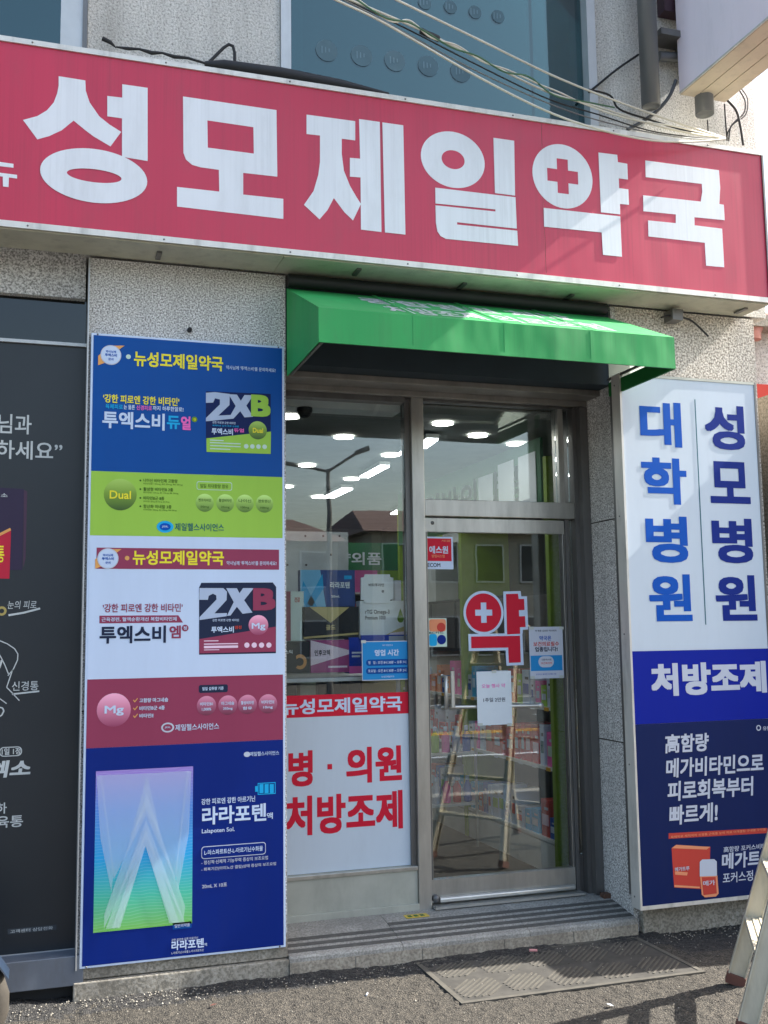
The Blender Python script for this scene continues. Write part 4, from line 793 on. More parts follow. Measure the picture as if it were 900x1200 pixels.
L(s5, 'Lalapoten Sol.', (236.5, 974.7), (275, 972.4), 6.4, K_white, 1, .01)
rectp(s5, 236, 311.5, 996.7, 13, K_lt, 0, 'capsule', -.06); rectp(s5, 236.8, 310.8, 996.7, 11.4, K_navy, 1, 'capsule', -.06); L(s5, 'L-아스파르트산-L-아르기닌수화물', (239.5, 998.7), (308, 994.5), 6, K_white, 2, .015)
L(s5, '- 정신적·신체적 기능무력 증상의 보조요법', (236, 1010), (314, 1006), 4.6, K_lt, 1, .008); L(s5, '- 회복기간(아미노산 결핍)상태 증상의 보조요법', (236, 1019), (323.4, 1012.6), 4.6, K_lt, 1, .008); L(s5, '20mL X 10포', (236.8, 1038.5), (266, 1036.8), 4.3, K_lt, 1, .01)
rectp(s5, 202.5, 224.4, 1084.5, 6.6, K_blue, 0, 'capsule', -.03, .1); L(s5, '일반의약품', (204.5, 1084.7), (222.5, 1084), 4.2, K_lt, 1, .01)
L(s5, '강한 피로엔 강한 아르기닌', (201, 1101.5), (232, 1099.3), 3.2, K_lt, 1, .01); L(s5, '라라포텐', (201, 1108), (238.8, 1105.3), 11, K_white, 1, .028); L(s5, '액', (239.2, 1107), (242.5, 1106.8), 3.6, K_white, 1, .01); L(s5, 'L-아르기닌수화물 L-아스파르트산', (201, 1116.5), (239, 1113.6), 3, K_lt, 1, .008)
m_ = MB(); p = py(222, 387, YW-.004); m_.lathe((p.x, YW, p.z), [(0, -.03), (.008, -.028), (.012, -.02), (.012, 0)], M_cable, 12, 'Y'); m_.build('wall_anchor', label='small dark anchor bolt in the granite above the banner', cat='bolt')

for x, y in ((bx0+.03, bz1-.006), (bx1-.03, bz1-.006), (bx0+.03, bz0+.006), (bx1-.03, bz0+.006)):
    q = MB(); q.lathe((x, YB-.001, y), [(0, -.003), (.0035, -.002), (.0045, .001)], M_steeld, 10, 'Y'); q.build('screw', bn)
# ================================================================== BLACK BANNER AT FAR LEFT
YK = 5.285
kb_ = thing('window_banner', 'black printed banner with chalk style drawing filling the left bay', 'banner', (-.6, YK, zb))
MB().box(-1.9, xe-.004, YK, YK+.01, zb, zt-.01, M_bluefilm).build('sheet', kb_)
MB().box(xe-.004, xe-.0005, YK-.004, YK+.012, zb, zt-.01, M_alu).build('edge_strip', kb_); MB().box(-1.9, xe-.004, YK-.004, YK+.012, zb-.012, zb-.0005, M_alu).build('edge_strip', kb_)
def KT(s, a, b, h, mat=M_chalk, n=1, bold=.012, shear=0): return TX(kb_, [(s, a, b, h)], YK-.001*n, mat, bold=bold, shear=shear)
KT('약사님과', (-45, 494), (37, 498), 23); KT('상담하세요”', (-52, 524.5), (73, 529), 22)
def KP(pts, mat, n=0, name='picture'): return MB().poly([ptl(pts, YK-.001*(n+1))], YK-.001*(n+1), mat).build(name, kb_)
K_dred = ink('ink_pack_red', (190, 44, 66)); K_dpur = ink('ink_pack_purple', (58, 50, 72)); K_dpur2 = ink('ink_pack_edge', (78, 58, 76))
KP([(-60, 568), (28, 573), (26, 668), (-60, 668)], K_dpur, 0, 'carton_picture'); KP([(28, 574), (32, 576), (30, 655), (27, 666)], K_dpur2, 0, 'carton_edge'); KP([(-60, 655), (13, 620), (11, 678), (-60, 678)], K_dred, 1, 'carton_panel'); KP([(-20, 634.5), (12, 618.5), (13, 621.5), (-20, 638)], K_org, 2, 'gold_line')
KT('진통', (-12, 648), (5, 650), 20, K_yel, 3); KT('엑소', (-8, 580), (9, 580.5), 5, M_chalk, 2)
c_ = py(2, 716, YK-.002); MB().poly([circ(c_.x, c_.z, .022, 24), circ(c_.x, c_.z, .011, 16)[::-1]], YK-.002, K_gold).build('ring', kb_)
KT('눈의 피로', (9, 712), (43, 705.5), 9.5, n=1, bold=.004, shear=.1); KT('신경통', (14, 805.5), (45, 802), 11, bold=.004)
def chalk(pts, w=1.0):
    m_ = MB(); k = upx(YK)*w
    for a, b in zip(pts, pts[1:]):
        pa_, pb_ = py(*a, YK-.002), py(*b, YK-.002); d = (pb_-pa_).normalized(); n_ = Vector((-d.z, 0, d.x))*k/2
        q = [pa_-n_, pb_-n_, pb_+n_, pa_+n_]; m_.poly([[(v.x, v.z) for v in q]], YK-.002, M_chalk)
    return m_.build('chalk_line', kb_)
chalk([(10, 721), (28, 718), (47, 713)], 2); chalk([(14, 813.5), (46, 810)], 1.6)
V = lambda pts: [(x/7.06, 690+y/7.06) for x, y in pts]
chalk(V([(-60, 440), (0, 430), (60, 455), (120, 495), (148, 540), (145, 590), (110, 665), (65, 720)])); chalk(V([(-20, 520), (10, 570), (40, 630), (70, 705)])); chalk(V([(105, 668), (55, 815), (100, 860), (160, 925)])); chalk(V([(-40, 880), (0, 910), (55, 950)])); chalk(V([(-10, 980), (20, 985), (32, 1010), (15, 1045), (-10, 1060)]), 1.4); chalk(V([(15, 590), (0, 640), (-30, 700)]), 2)
a_, b_ = py(-1, 887, YK-.001), py(26, 874.5, YK-.001); MB().poly([rrect(a_.x, b_.x, a_.z, b_.z, .02), rrect(a_.x+.004, b_.x-.004, a_.z+.004, b_.z-.004, .017)[::-1]], YK-.001, M_chalk).build('capsule', kb_)
KT('1일 1정', (2, 881), (24, 880), 8, bold=.02); KT('탁엑소', (-38, 903), (36.5, 900), 20, bold=.035, shear=.15); KT('두통 인하', (-50, 950), (8, 947), 13); KT('치통 근육통', (-60, 966.5), (27, 962.5), 14)
KP([(9, 1089), (66, 1083.5), (66, 1089.5), (9, 1095)], ink('ink_strip_grey', (66, 72, 78)), 0, 'strip'); KT('고객센터 080-000-0000'.replace(' 080-000-0000', ' 상담전화'), (12, 1092), (62, 1087), 4, n=2, bold=.005)

# ================================================================== RIGHT WHITE SIGN
YR = 5.04
rx0 = (py(727, 440, YR).x+py(748, 1066, YR).x)/2; rx1 = py(884.5, 446, YR).x
rz1 = (py(727, 440, YR).z+py(884, 446, YR).z)/2; rz0 = (py(748, 1066, YR).z+py(900, 1052, YR).z)/2
rsn = thing('hospital_sign', 'tall white and blue light box sign on the right pillar', 'sign', ((rx0+rx1)/2, YR, rz0))
MB().box(rx0, rx1, YR+.003, 5.125, rz0, rz1, M_trim).build('sign_box', rsn, bevel=.003); MB().box(rx0+.03, rx1-.03, 5.126, YW-.003, rz0+.05, rz1-.05, M_steeld).build('mounting_box', rsn)
f = MB(); f.box(rx0, rx0+.012, YR-.005, YR+.003, rz0, rz1, M_trim); f.box(rx1-.012, rx1, YR-.005, YR+.003, rz0, rz1, M_steeld); f.box(rx0+.012, rx1-.012, YR-.005, YR+.003, rz1-.014, rz1, M_galv); f.box(rx0+.012, rx1-.012, YR-.005, YR+.003, rz0, rz0+.02, M_trim); f.build('frame', rsn)
zE = (py(743, 764, YR).z+py(900, 759, YR).z)/2; zF = (py(749, 848, YR).z+py(900, 843, YR).z)/2
MB().box(rx0+.012, rx1-.012, YR-.001, YR+.002, zE, rz1-.014, M_flexw).build('white_panel', rsn); MB().box(rx0+.012, rx1-.012, YR-.001, YR+.002, zF+.0005, zE-.0005, K_rblue).build('blue_panel', rsn)
nav = MB().box(rx0+.012, rx1-.012, YR-.001, YR+.002, rz0+.02, zF-.0005, K_bnavy).build('navy_panel', rsn)
yR = lambda n=1: YR-.0019-.0009*n
def gl1(ch, x0, x1, y0, y1, mat):
    Y = yR(); a = py(x0, (y0+y1)/2, Y).x; b = py(x1, (y0+y1)/2, Y).x; xm_ = (x0+x1)/2; m_ = MB(); textm(m_, ch, a, b, py(xm_, y1, Y).z, py(xm_, y0, Y).z, Y, mat, .032); m_.build('letter', rsn)
for ch, *q in (('대', 750, 798.5, 471, 523.5), ('학', 752, 804.8, 536.5, 591), ('병', 757, 806, 605, 659.5), ('원', 760.8, 810.7, 673, 728)): gl1(ch, *q, K_lblue)
for ch, *q in (('성', 825.9, 872.5, 475, 527), ('모', 832, 878.7, 541, 590), ('병', 834.7, 882, 607.5, 660), ('원', 838.7, 886.5, 674, 727.5)): gl1(ch, *q, K_dblue)
lx = (py(812.5, 468, YR).x+py(828.5, 732, YR).x)/2; MB().box(lx-.0025, lx+.0025, yR(0)-.001, yR(0), py(828, 732, YR).z, py(812, 468, YR).z, K_teal).build('divider_line', rsn)
def RL(s, a, b, h, mat=K_lt, n=1, bold=.025, shear=0, par=rsn): return TX(par, [(s, a, b, h)], yR(n), mat, bold=bold, shear=shear)
RL('처방조제', (763, 797), (898, 793), 38, K_lt, 1, .045)
for s_, a, b, h_ in (('高함량', (779.4, 871.5), (830.4, 869.5), 22), ('메가비타민으로', (780.6, 899), (895, 895), 22.5), ('피로회복부터', (782.4, 926.6), (882.6, 921.8), 23), ('빠르게!', (784.5, 955), (841, 952), 23)): RL(s_, a, b, h_, K_lt, 1, .028, .08, nav)
def RP(pts, mat, n=0, name='picture'): return MB().poly([ptl(pts, yR(n))], yR(n), mat).build(name, nav)
xr = [ (783.6, 976.5), (899, 970.2), (899, 976.2), (783.6, 983)]
RP(xr, K_rst, 0, 'strip'); RL('육체피로 체력저하 신경통 근육통 눈의 피로 어깨결림 구내염 구각염', (786, 979.6), (897, 973.2), 3, K_lor, 1, .01, 0, nav)
W5 = lambda pts: [(740+x/5, 840+y/5) for x, y in pts]
RP(W5([(235, 770), (262, 750), (462, 762), (455, 1012), (250, 1000)]), K_rst, 0, 'carton_picture'); RP(W5([(235, 770), (262, 750), (462, 762), (440, 778)]), K_lor, 1, 'carton_top'); RP(W5([(252, 985), (400, 995), (400, 1005), (252, 998)]), K_lor, 1, 'carton_line')
RL('메가트루', (740+255/5, 840+890/5), (740+340/5, 840+892/5), 5, K_lt, 2, .02, 0, nav); RP(W5([(255, 905), (330, 912), (325, 930), (255, 925)]), K_lor, 1, 'carton_line')
RP(W5([(400, 850), (415, 836), (485, 834), (500, 848), (501, 932), (400, 936)]), K_lt, 3, 'bottle_cap'); RP(W5([(402, 934), (503, 930), (511, 1035), (495, 1053), (430, 1058), (412, 1042)]), K_lor, 2, 'bottle_picture'); RP(W5([(412, 940), (493, 938), (500, 1035), (422, 1045)]), K_rst, 3, 'bottle_label'); RL('메가', (740+420/5, 840+975/5), (740+490/5, 840+972/5), 6, K_lt, 4, .02, 0, nav)
RL('高함량 포커스비타민', (848, 995), (903, 991.5), 6.5, K_lt, 1, .012, .05, nav); RL('메가트루', (846, 1009), (906, 1004.5), 19, K_lt, 1, .03, .08, nav); RL('포커스정', (847, 1029), (882.4, 1026), 12.5, K_lt, 1, .012, .05, nav)
c_ = py(889, 853, yR()); MB().poly([circ(c_.x, c_.z, .016, 20), circ(c_.x, c_.z, .010, 16)[::-1]], yR(), K_lt).build('logo', nav); RL('유한양행', (894, 853.5), (912, 853), 5, K_lt, 1, .012, 0, nav)

for z in (rz0+.06, rz0+.75, rz0+1.45, rz0+2.1, rz1-.06):
    q = MB(); q.lathe((rx0-.001, 5.09, z), [(0, -.002), (.004, -.0015), (.005, .001)], M_steeld, 10, 'X'); q.build('rivet', rsn)
# ================================================================== STICKERS, NOTICES ON THE GLASS
YF = YG-.0015
ws = thing('window_sign', 'white window sign with red Korean letters under a red band', 'sign', (1.5, YF, zbase))
za_ = (py(337, 841, YF).z+py(487, 836, YF).z)/2; zb2 = (py(337, 817, YF).z+py(487, 809, YF).z)/2
MB().box(XPR+.004, mx0-.001, YF-.002, YF, zbase+.002, za_, M_flexw).build('white_panel', ws); MB().box(XPR+.004, mx0-.001, YF-.002, YF, za_+.0005, zb2, K_red).build('red_band', ws)
TX(ws, [('뉴성모제일약국', (330, 829.8), (471, 823.3), 18)], YF-.003, K_white, bold=.028); TX(ws, [('병', (338, 901.5), (366.5, 900), 42)], YF-.003, K_red, bold=.035); TX(ws, [('의원', (405.7, 897.5), (470.8, 894), 42)], YF-.003, K_red, bold=.035); TX(ws, [('처방조제', (334, 957), (472, 948.5), 46)], YF-.003, K_red, bold=.035)
c_ = py(386.3, 898.4, YF); MB().box(c_.x-.013, c_.x+.013, YF-.0035, YF-.0025, c_.z-.014, c_.z+.014, K_red).build('dot', ws)
YD = YG-.0085
def note(name, lab, cat, x0, y0, x1, y1, mat, Y, t=.001):
    a = py(x0, (y0+y1)/2, Y).x; b = py(x1, (y0+y1)/2, Y).x; xm_ = (x0+x1)/2
    return MB().box(a, b, Y-t, Y, py(xm_, y1, Y).z, py(xm_, y0, Y).z, mat).build(name, label=lab, cat=cat)
def on(o, s, a, b, h, mat, Y, bold=.02, n=1): return TX(o, [(s, a, b, h)], Y-.001-.0007*n, mat, bold=bold)
def strip(o, x0, x1, y0, y1, mat, Y, n=1, name='panel', r=0):
    Y = Y-.001-.0007*n; a = py(x0, (y0+y1)/2, Y).x; b = py(x1, (y0+y1)/2, Y).x; xm_ = (x0+x1)/2; zz0, zz1 = py(xm_, y1, Y).z, py(xm_, y0, Y).z
    lp = rrect(a, b, zz0, zz1, (zz1-zz0)*r) if r else [(a, zz0), (b, zz0), (b, zz1), (a, zz1)]
    return MB().poly([lp], Y, mat).build(name, o)
n1 = note('security_sticker', 'red and white security company sticker at the top of the door', 'sticker', 496.5, 629, 531, 667, K_white, YD)
strip(n1, 498.5, 529, 631, 657.5, K_red, YD, 1); on(n1, '에스원', (503, 644), (525, 644.5), 9, K_white, YD, .028, 2); on(n1, '방범시스템', (506, 651.5), (521, 651.8), 3.6, K_lor, YD, .015, 2); on(n1, '세콤', (517, 633.6), (528, 633.8), 2.5, K_lor, YD, .01, 2); on(n1, 'SECOM', (498.5, 662), (516, 662.3), 4.6, K_dk, YD, .015, 1)
n2 = note('card_sticker', 'small rounded sticker of coloured card symbols on the door', 'sticker', 502, 724.5, 523.5, 758, K_palegrn, YD)
strip(n2, 503, 522.5, 725.5, 740, K_lor, YD, 1, r=.2); strip(n2, 503, 512, 743, 757, K_cyan, YD, 1, r=.2)
for x, y, r_, mt in ((517, 735, 5.3, K_rst), (517.5, 749.5, 5.6, K_dblue)):
    c_ = py(x, y, YD-.003); MB().poly([circ(c_.x, c_.z, r_*upx(YD), 20)], YD-.003, mt).build('symbol', n2)
on(n2, 'BC카드', (503, 741.3), (520, 741.5), 3, K_dk, YD, .01, 2)
em = thing('pharmacy_emblem', 'large red Korean letter emblem with white cross and outline on the door', 'sticker', (py(580, 735, YD).x, YD, py(580, 735, YD).z))
W4 = lambda pts, Y: ptl(pts, Y, 490, 640, 3.913)
c_ = py(490+300/3.913, 640+305/3.913, YD); k4 = upx(YD)/3.913
m_ = MB(); m_.poly([circ(c_.x, c_.z, 101*k4, 48)], YD-.001, K_white); m_.poly([W4([(390, 208), (470, 206), (473, 230), (499, 230), (505, 382), (480, 384), (480, 400), (397, 402)], YD-.0014)], YD-.0014, K_white); m_.poly([W4([(230, 403), (478, 399), (484, 545), (405, 548), (401, 478), (232, 481)], YD-.0018)], YD-.0018, K_white); m_.build('outline', em)
m_ = MB(); m_.poly([circ(c_.x, c_.z, 89*k4, 48), [(c_.x+a*k4, c_.z+b*k4) for a, b in ((-14, 47), (14, 47), (14, 14), (43, 14), (43, -14), (14, -14), (14, -47), (-14, -47), (-14, -14), (-43, -14), (-43, 14), (-14, 14))]], YD-.0026, K_red)
m_.poly([W4([(403, 220), (458, 218), (461, 242), (486, 242), (488, 293), (462, 294), (463, 322), (490, 321), (493, 371), (467, 372), (468, 402), (408, 405)], YD-.0026)], YD-.0026, K_red); m_.poly([W4([(243, 415), (467, 411), (471, 533), (416, 535), (413, 465), (244, 468)], YD-.0031)], YD-.0031, K_red); m_.build('letter', em)
n3 = note('notice_poster', 'light blue printed notice taped to the right of the emblem', 'poster', 620.5, 734.5, 660, 795, K_lt, YD)
strip(n3, 622, 659, 768, 786, K_sky, YD, 1); strip(n3, 631, 649, 769, 782, K_lt, YD, 2, r=.49); on(n3, '약 복용 상담은 약사에게', (627, 739), (652, 739.3), 2.4, K_dk, YD, .01); on(n3, '약국은', (632, 747.6), (646, 748), 5.6, K_lblue, YD, .025); on(n3, '보건의료필수', (625, 754.4), (655, 754.8), 5.6, K_rst, YD, .02); on(n3, '업종입니다!', (627, 760.6), (653.5, 761), 5.6, K_dk, YD, .028)
on(n3, '대한약사회', (635, 773), (646, 773.2), 2.4, K_dk, YD, .01, 3); on(n3, '보건복지부', (634, 777), (647, 777.2), 2.6, K_rst, YD, .01, 3); on(n3, '안전하고 올바른 의약품 사용', (628, 790), (652, 790), 1.8, K_lblue, YD, .005)
n4 = note('paper_notice', 'plain white paper with two typed lines taped over the push bar', 'paper', 559, 786.5, 599.5, 849.5, M_paper, YG-.078)
on(n4, '오늘 행사 약', (564.5, 803.7), (592, 803.7), 4.8, K_pink, YG-.078, .01); on(n4, '1주일 2만원', (566.5, 820), (592, 820), 5, K_dk, YG-.078, .012)
n5 = note('opening_hours_notice', 'blue opening hours notice on the window glass beside the mullion', 'notice', 424, 751, 484, 797, K_lt, YF)
strip(n5, 425, 483, 752, 796, K_sky, YF, 1); on(n5, '영업 시간', (439, 764.6), (467.5, 765), 7.4, K_white, YF, .035, 2); strip(n5, 429, 479, 772.5, 779.8, K_blue, YF, 2, r=.45); strip(n5, 429, 479, 782.2, 789.4, K_blue, YF, 2, r=.45)
on(n5, '평   일 : 오전 8시 30분 ~ 오후 7시', (431.5, 776), (476, 776.3), 3.6, K_white, YF, .015, 3); on(n5, '토요일 : 오전 8시 30분 ~ 오후 2시', (431.5, 785.6), (476, 785.9), 3.6, K_white, YF, .015, 3); on(n5, '뉴성모제일약국', (447, 792.8), (462, 793), 2.2, K_white, YF, .01, 2); on(n5, '약국 영업안내', (448, 756), (460, 756.2), 2, K_white, YF, .01, 2)
M_tape = plain('clear_tape', (190, 196, 190), .3)
for par, Y, pts in ((n4, YG-.078, ((579, 787), (563, 849), (597, 849))), (n3, YD, ((623, 736), (658, 736), (624, 794), (658, 793))), (n5, YF, ((426, 752), (483, 752)))):
    for x, y in pts:
        q = py(x, y, Y-.004); MB().box(q.x-.014, q.x+.014, Y-.0046, Y-.0040, q.z-.008, q.z+.008, M_tape).build('tape', par)
m_ = MB(); p = pz(488, 1075, .135); m_.box(p.x-.065, p.x+.065, p.y-.03, p.y+.03, .1415, .1445, plain('yellow_label', (206, 178, 74), .6, 0, .15, 40)); ys = m_.build('yellow_floor_sticker', label='worn yellow sticker on the step below the mullion', cat='sticker')
for k in range(3): MB().box(p.x-.05+.035*k, p.x-.028+.035*k, p.y-.02, p.y+.015, .1446, .1452, K_dgrn).build('mark', ys)
# ================================================================== HANGING SIGN + PIPES + WIRES
HX0, HX1, HY1, HY0, HZ = 3.56, 3.885, 5.10, 3.75, H+3.185
hs = thing('hanging_sign', 'large pale lavender projecting sign box seen from below at top right', 'sign', (3.7, 4.5, HZ))
MB().box(HX0+.003, HX1-.003, HY0+.003, HY1-.003, HZ+.004, HZ+4.3, M_steeld).build('core', hs)
xs__ = [HY1, 4.28, HY0]
for a, b in zip(xs__, xs__[1:]): MB().box(HX0, HX0+.0025, b+.0008, a-.0008, HZ+.012, HZ+4.3, M_lav).build('face_panel', hs); MB().box(HX1-.0025, HX1, b+.0008, a-.0008, HZ+.012, HZ+4.3, M_lav).build('face_panel', hs)
m_ = MB(); m_.box(HX0-.002, HX0+.004, HY0, HY1, HZ-.002, HZ+.0115, M_trim); m_.build('edge_trim', hs)
for k in range(3):
    a = HX0+.004+k*(HX1-HX0-.006)/3; MB().box(a+.003, a+(HX1-HX0-.006)/3-.003, HY0, HY1, HZ-.004, HZ+.0035, M_lavb).build('underside_strip', hs)
MB().box(HX0+.05, HX1-.05, HY1-.002, YW, HZ+.3, HZ+.36, M_steeld).build('bracket', hs); MB().box(HX0+.05, HX1-.05, HY1-.002, YW, HZ+1.2, HZ+1.26, M_steeld).build('bracket', hs)
def vpipe(x, ybot, w, lab, Y, ytop=-60, z1=None):
    p = py(x, ybot, Y); r_ = w/2*upx(Y); m_ = MB(); m_.lathe((p.x, Y, p.z), [(0, .004), (r_*.86, .004), (r_*.88, 0), (r_, 0), (r_, (z1 or 7.1)-p.z), (0, (z1 or 7.1)-p.z)], M_pipe, 22); return m_.build('vent_pipe', label=lab, cat='pipe')
vp = vpipe(763, 125, 25, 'thick grey steel pipe end standing left of the projecting sign', 5.05)
vpipe(826, 134, 25, 'short grey steel pipe end peeking below the projecting sign', 5.08)
m_ = MB(); p = py(760, 40, 5.12); m_.box(p.x+.05, p.x+.3, 5.06, YW, p.z-.02, p.z+.02, M_steeld); m_.build('pipe_bracket', label='dark steel bracket tying the thick pipe to the wall', cat='bracket')
m_ = MB(); m_.box(py(775, 0, 5.15).x, py(790, 0, 5.15).x+.2, 5.12, YW-.002, py(780, 16, 5.15).z, py(780, 16, 5.15).z+.5, plain('wine_panel', (60, 36, 48), .5)); m_.build('dark_plate', label='dark wine red plate on the wall behind the projecting sign', cat='panel')
m_ = MB(); m_.tube([py(772, 66, 5.15), py(800, 68, 5.15), py(840, 74, 5.15)], .03, M_pipe, 10); m_.build('side_pipe', label='horizontal grey conduit from the thick pipe behind the sign', cat='pipe')
def wire(lab, pts, r, mat, Y0=4.4, Y1=5.13, n=6, name='overhead_wire'):
    m_ = MB(); q = []; xs = [p[0] for p in pts]; 
    for x, y in pts: t = (x-xs[0])/(xs[-1]-xs[0]); q.append(py(x, y, Y0+(Y1-Y0)*t))
    # smooth
    out = []
    for i in range(len(q)-1):
        a, b, c, d = q[max(i-1, 0)], q[i], q[i+1], q[min(i+2, len(q)-1)]
        for k in range(n):
            t = k/n; out.append(.5*((2*b)+(-a+c)*t+(2*a-5*b+4*c-d)*t*t+(-a+3*b-3*c+d)*t**3))
    out.append(q[-1]); m_.tube(out, r, mat, 7); return m_.build(name, label=lab, cat='wire')
wire('uppermost pale overhead wire crossing the upper window', [(400, -32), (465, 0), (560, 46), (660, 94), (760, 132), (850, 162)], .006, M_cablew)
wire('middle pale overhead wire under the uppermost one', [(330, -32), (430, 8), (490, 34), (560, 68), (640, 107), (700, 125), (780, 150), (850, 163)], .006, M_cablew, 4.38)
wire('lowest pale overhead wire sagging across the red sign top', [(330, -30), (398, 2), (450, 27), (560, 90), (640, 130), (700, 151), (760, 164), (810, 166), (850, 163)], .006, M_cablew, 4.36, 4.9)
wire('green insulated wire twisted round the middle overhead wire', [(410, -6), (450, 20), (478, 26), (500, 38), (530, 56), (560, 66), (590, 84), (620, 90), (650, 112), (690, 120), (720, 126)], .0045, M_cableg, 4.42, 4.9)
wire('dark thin wire running just under the middle overhead wire', [(340, -30), (425, 9), (485, 38), (555, 74), (640, 115), (700, 134), (770, 155), (850, 164)], .004, M_cable, 4.4)
wire('pale wire twisted loosely with the green one', [(405, -12), (455, 24), (480, 24), (505, 44), (535, 53), (565, 72), (595, 82), (630, 98), (655, 108), (690, 124), (740, 140), (790, 148), (850, 163)], .0045, M_cablew, 4.42, 5.1)
wire('thin grey wire sagging between the lowest and middle wires', [(335, -31), (415, 6), (470, 36), (560, 84), (650, 124), (720, 146), (790, 160), (850, 164)], .0035, M_pipe, 4.38, 5.1)
wire('black taped splice on the middle overhead wire', [(493, 36), (500, 40), (508, 43), (514, 46)], .016, M_cable, 4.58, 4.6)
wire('black wire hanging loosely below the twisted wires', [(690, 105), (715, 112), (726, 128), (760, 140), (800, 152), (850, 163)], .006, M_cable, 4.95)
wire('black cable clipped diagonally to the roughcast wall', [(690, 108), (700, 100), (722, 82), (748, 64)], .007, M_cable, 5.17, 5.17)
wire('black cable curving from behind the thick pipe to the sign', [(792, 94), (785, 112), (772, 128), (755, 141), (735, 152)], .011, plain('grey_hose', (80, 82, 86), .6), 5.12, 5.15)
wire('thick black cable loop dropping beside the short pipe', [(852, 117), (863, 130), (868, 150), (871, 170)], .0085, M_cable, 5.16, 5.16)
wire('thin black cable loop at the building corner', [(866, 105), (873, 118), (872, 132), (862, 142), (856, 150), (854, 165)], .005, M_cable, 5.16, 5.16)
wire('second thin black cable loop at the building corner', [(869, 104), (876, 116), (874, 134), (860, 145), (853, 155), (852, 165)], .004, M_cable, 5.16, 5.16)
wire('straight black cable running down to the wire knot', [(849, 122), (850, 140), (852, 163)], .005, M_cable, 5.17, 5.17)
wire('thin wire below the short pipe', [(829, 141), (829.5, 148), (830, 160)], .004, M_cable, 5.17, 5.17)
# clutter under the sign's right end
wire('dark spiky bracket wire under the right end of the red sign', [(775, 372), (790, 369), (800, 372), (812, 377), (830, 394)], .006, M_cable, 5.12, 5.15, name='wire_bracket')
m_ = MB(); p = py(793, 370, 5.12); m_.box(p.x-.04, p.x+.03, 5.10, 5.19, p.z-.03, p.z+.035, M_steeld); m_.build('junction_box', label='small dark box on the wall under the red sign at right', cat='box')
# ================================================================== NEIGHBOUR AT THE RIGHT EDGE
nb = thing('neighbour_building', 'low rendered neighbouring building past the corner at right', 'building', (6, 5.7, 0))
MB().box(4.25, 9, 5.75, 9, 0, 3.62, M_rc).build('wall', nb); MB().box(4.2, 9.1, 5.6, 9.1, 3.62, 3.70, M_con).build('coping', nb)
rp = MB(); p0 = py(889, 450, 5.70); rp.box(4.26, 6.5, 5.70, 5.748, .1, p0.z, K_rst); rp.build('red_panel', nb)
m_ = MB(); m_.tube([py(x, y, 5.66) for x, y in ((884, 398), (884, 388), (889, 379), (897, 375), (912, 372))], .045, plain('terracotta_pipe', (176, 120, 108), .6), 12); m_.build('bent_pipe', label='pinkish bent pipe elbow just past the building corner', cat='pipe')

MB().box(4.30, 4.55, 4.83, 5.749, 0, 3.1, M_con).build('added_shade_wall', nb)  # added wall out of view, placed to shade the pavement along the shop
# added unseen drinks machine right of the frame, put there to throw the pavement shadow
vm = thing('shadow_caster_box', 'added red drinks machine, unseen right of the white sign, casting the pavement shadow', 'shadow caster', (4.95, 4.9, 0))
MB().box(4.55, 5.45, 4.52, 5.17, .05, 1.86, K_red).build('cabinet', vm, bevel=.05)
MB().box(4.62, 5.18, 4.508, 4.519, .9, 1.72, M_glassd).build('display_window', vm); MB().box(4.62, 5.18, 4.505, 4.519, .2, .38, M_black).build('pickup_flap', vm); MB().box(5.24, 5.38, 4.508, 4.519, .8, 1.4, M_steelw).build('coin_panel', vm)
for x in (4.62, 5.34):
    for y in (4.58, 5.08): MB().box(x, x+.05, y, y+.05, 0, .05, M_black).build('foot', vm)

# ================================================================== MAT
ma, mb_, mc, md = pz(487, 1128, .01), pz(540, 1182, .01), pz(745, 1097, .01), pz(820, 1140, .01)
mx_0, mx_1 = 1.80, 3.065; my0, my1 = 4.52, 5.150
mt = thing('door_mat', 'ribbed rubber entrance mat lying on the pavement at the step', 'mat', (2.43, 4.85, .01))
MB().box(mx_0, mx_1, my0, my1, .002, .0095, M_matd).build('base', mt, bevel=.004)
m_ = MB()
for a, b, c, d in ((mx_0, mx_1, my0, my0+.025), (mx_0, mx_1, my1-.025, my1), (mx_0, mx_0+.025, my0+.0255, my1-.0255), (mx_1-.025, mx_1, my0+.0255, my1-.0255)): m_.box(a, b, c, d, .0097, .0125, M_matr)
m_.build('border', mt)
m_ = MB(); cell = .205; nrib = 8
nx_ = int((mx_1-mx_0-.06)/cell); ny_ = int((my1-my0-.06)/cell)
for i in range(nx_):
    for j in range(ny_):
        cx = mx_0+.035+(i+.5)*cell*(mx_1-mx_0-.07)/(nx_*cell); cy = my0+.035+(j+.5)*cell*(my1-my0-.07)/(ny_*cell); s_ = 1 if (i+j) % 2 == 0 else -1; flip = 1
        for k in range(nrib):
            o_ = (k-(nrib-1)/2)*.0245; ll = (.8-.9*abs(k-(nrib-1)/2)/nrib)*cell*.95
            dx, dy = .7071, .7071; px_, py_ = -dy, dx
            if s_ < 0: ll *= .9; o_ *= .95
            m_.bar((cx+px_*o_-dx*ll, cy+py_*o_-dy*ll, .0112), (cx+px_*o_+dx*ll, cy+py_*o_+dy*ll, .0112), .0085, .0036, M_matr)
m_.build('ribs', mt, kind='stuff')
m_ = MB(); p = pz(625, 1114, .03); m_.tube([(p.x-.018, p.y+.008, .031), (p.x+.018, p.y-.008, .031)], .007, ink('candy_wrapper', (216, 150, 146)), 8); m_.build('litter', label='small pink scrap of wrapper lying on the mat', cat='litter')
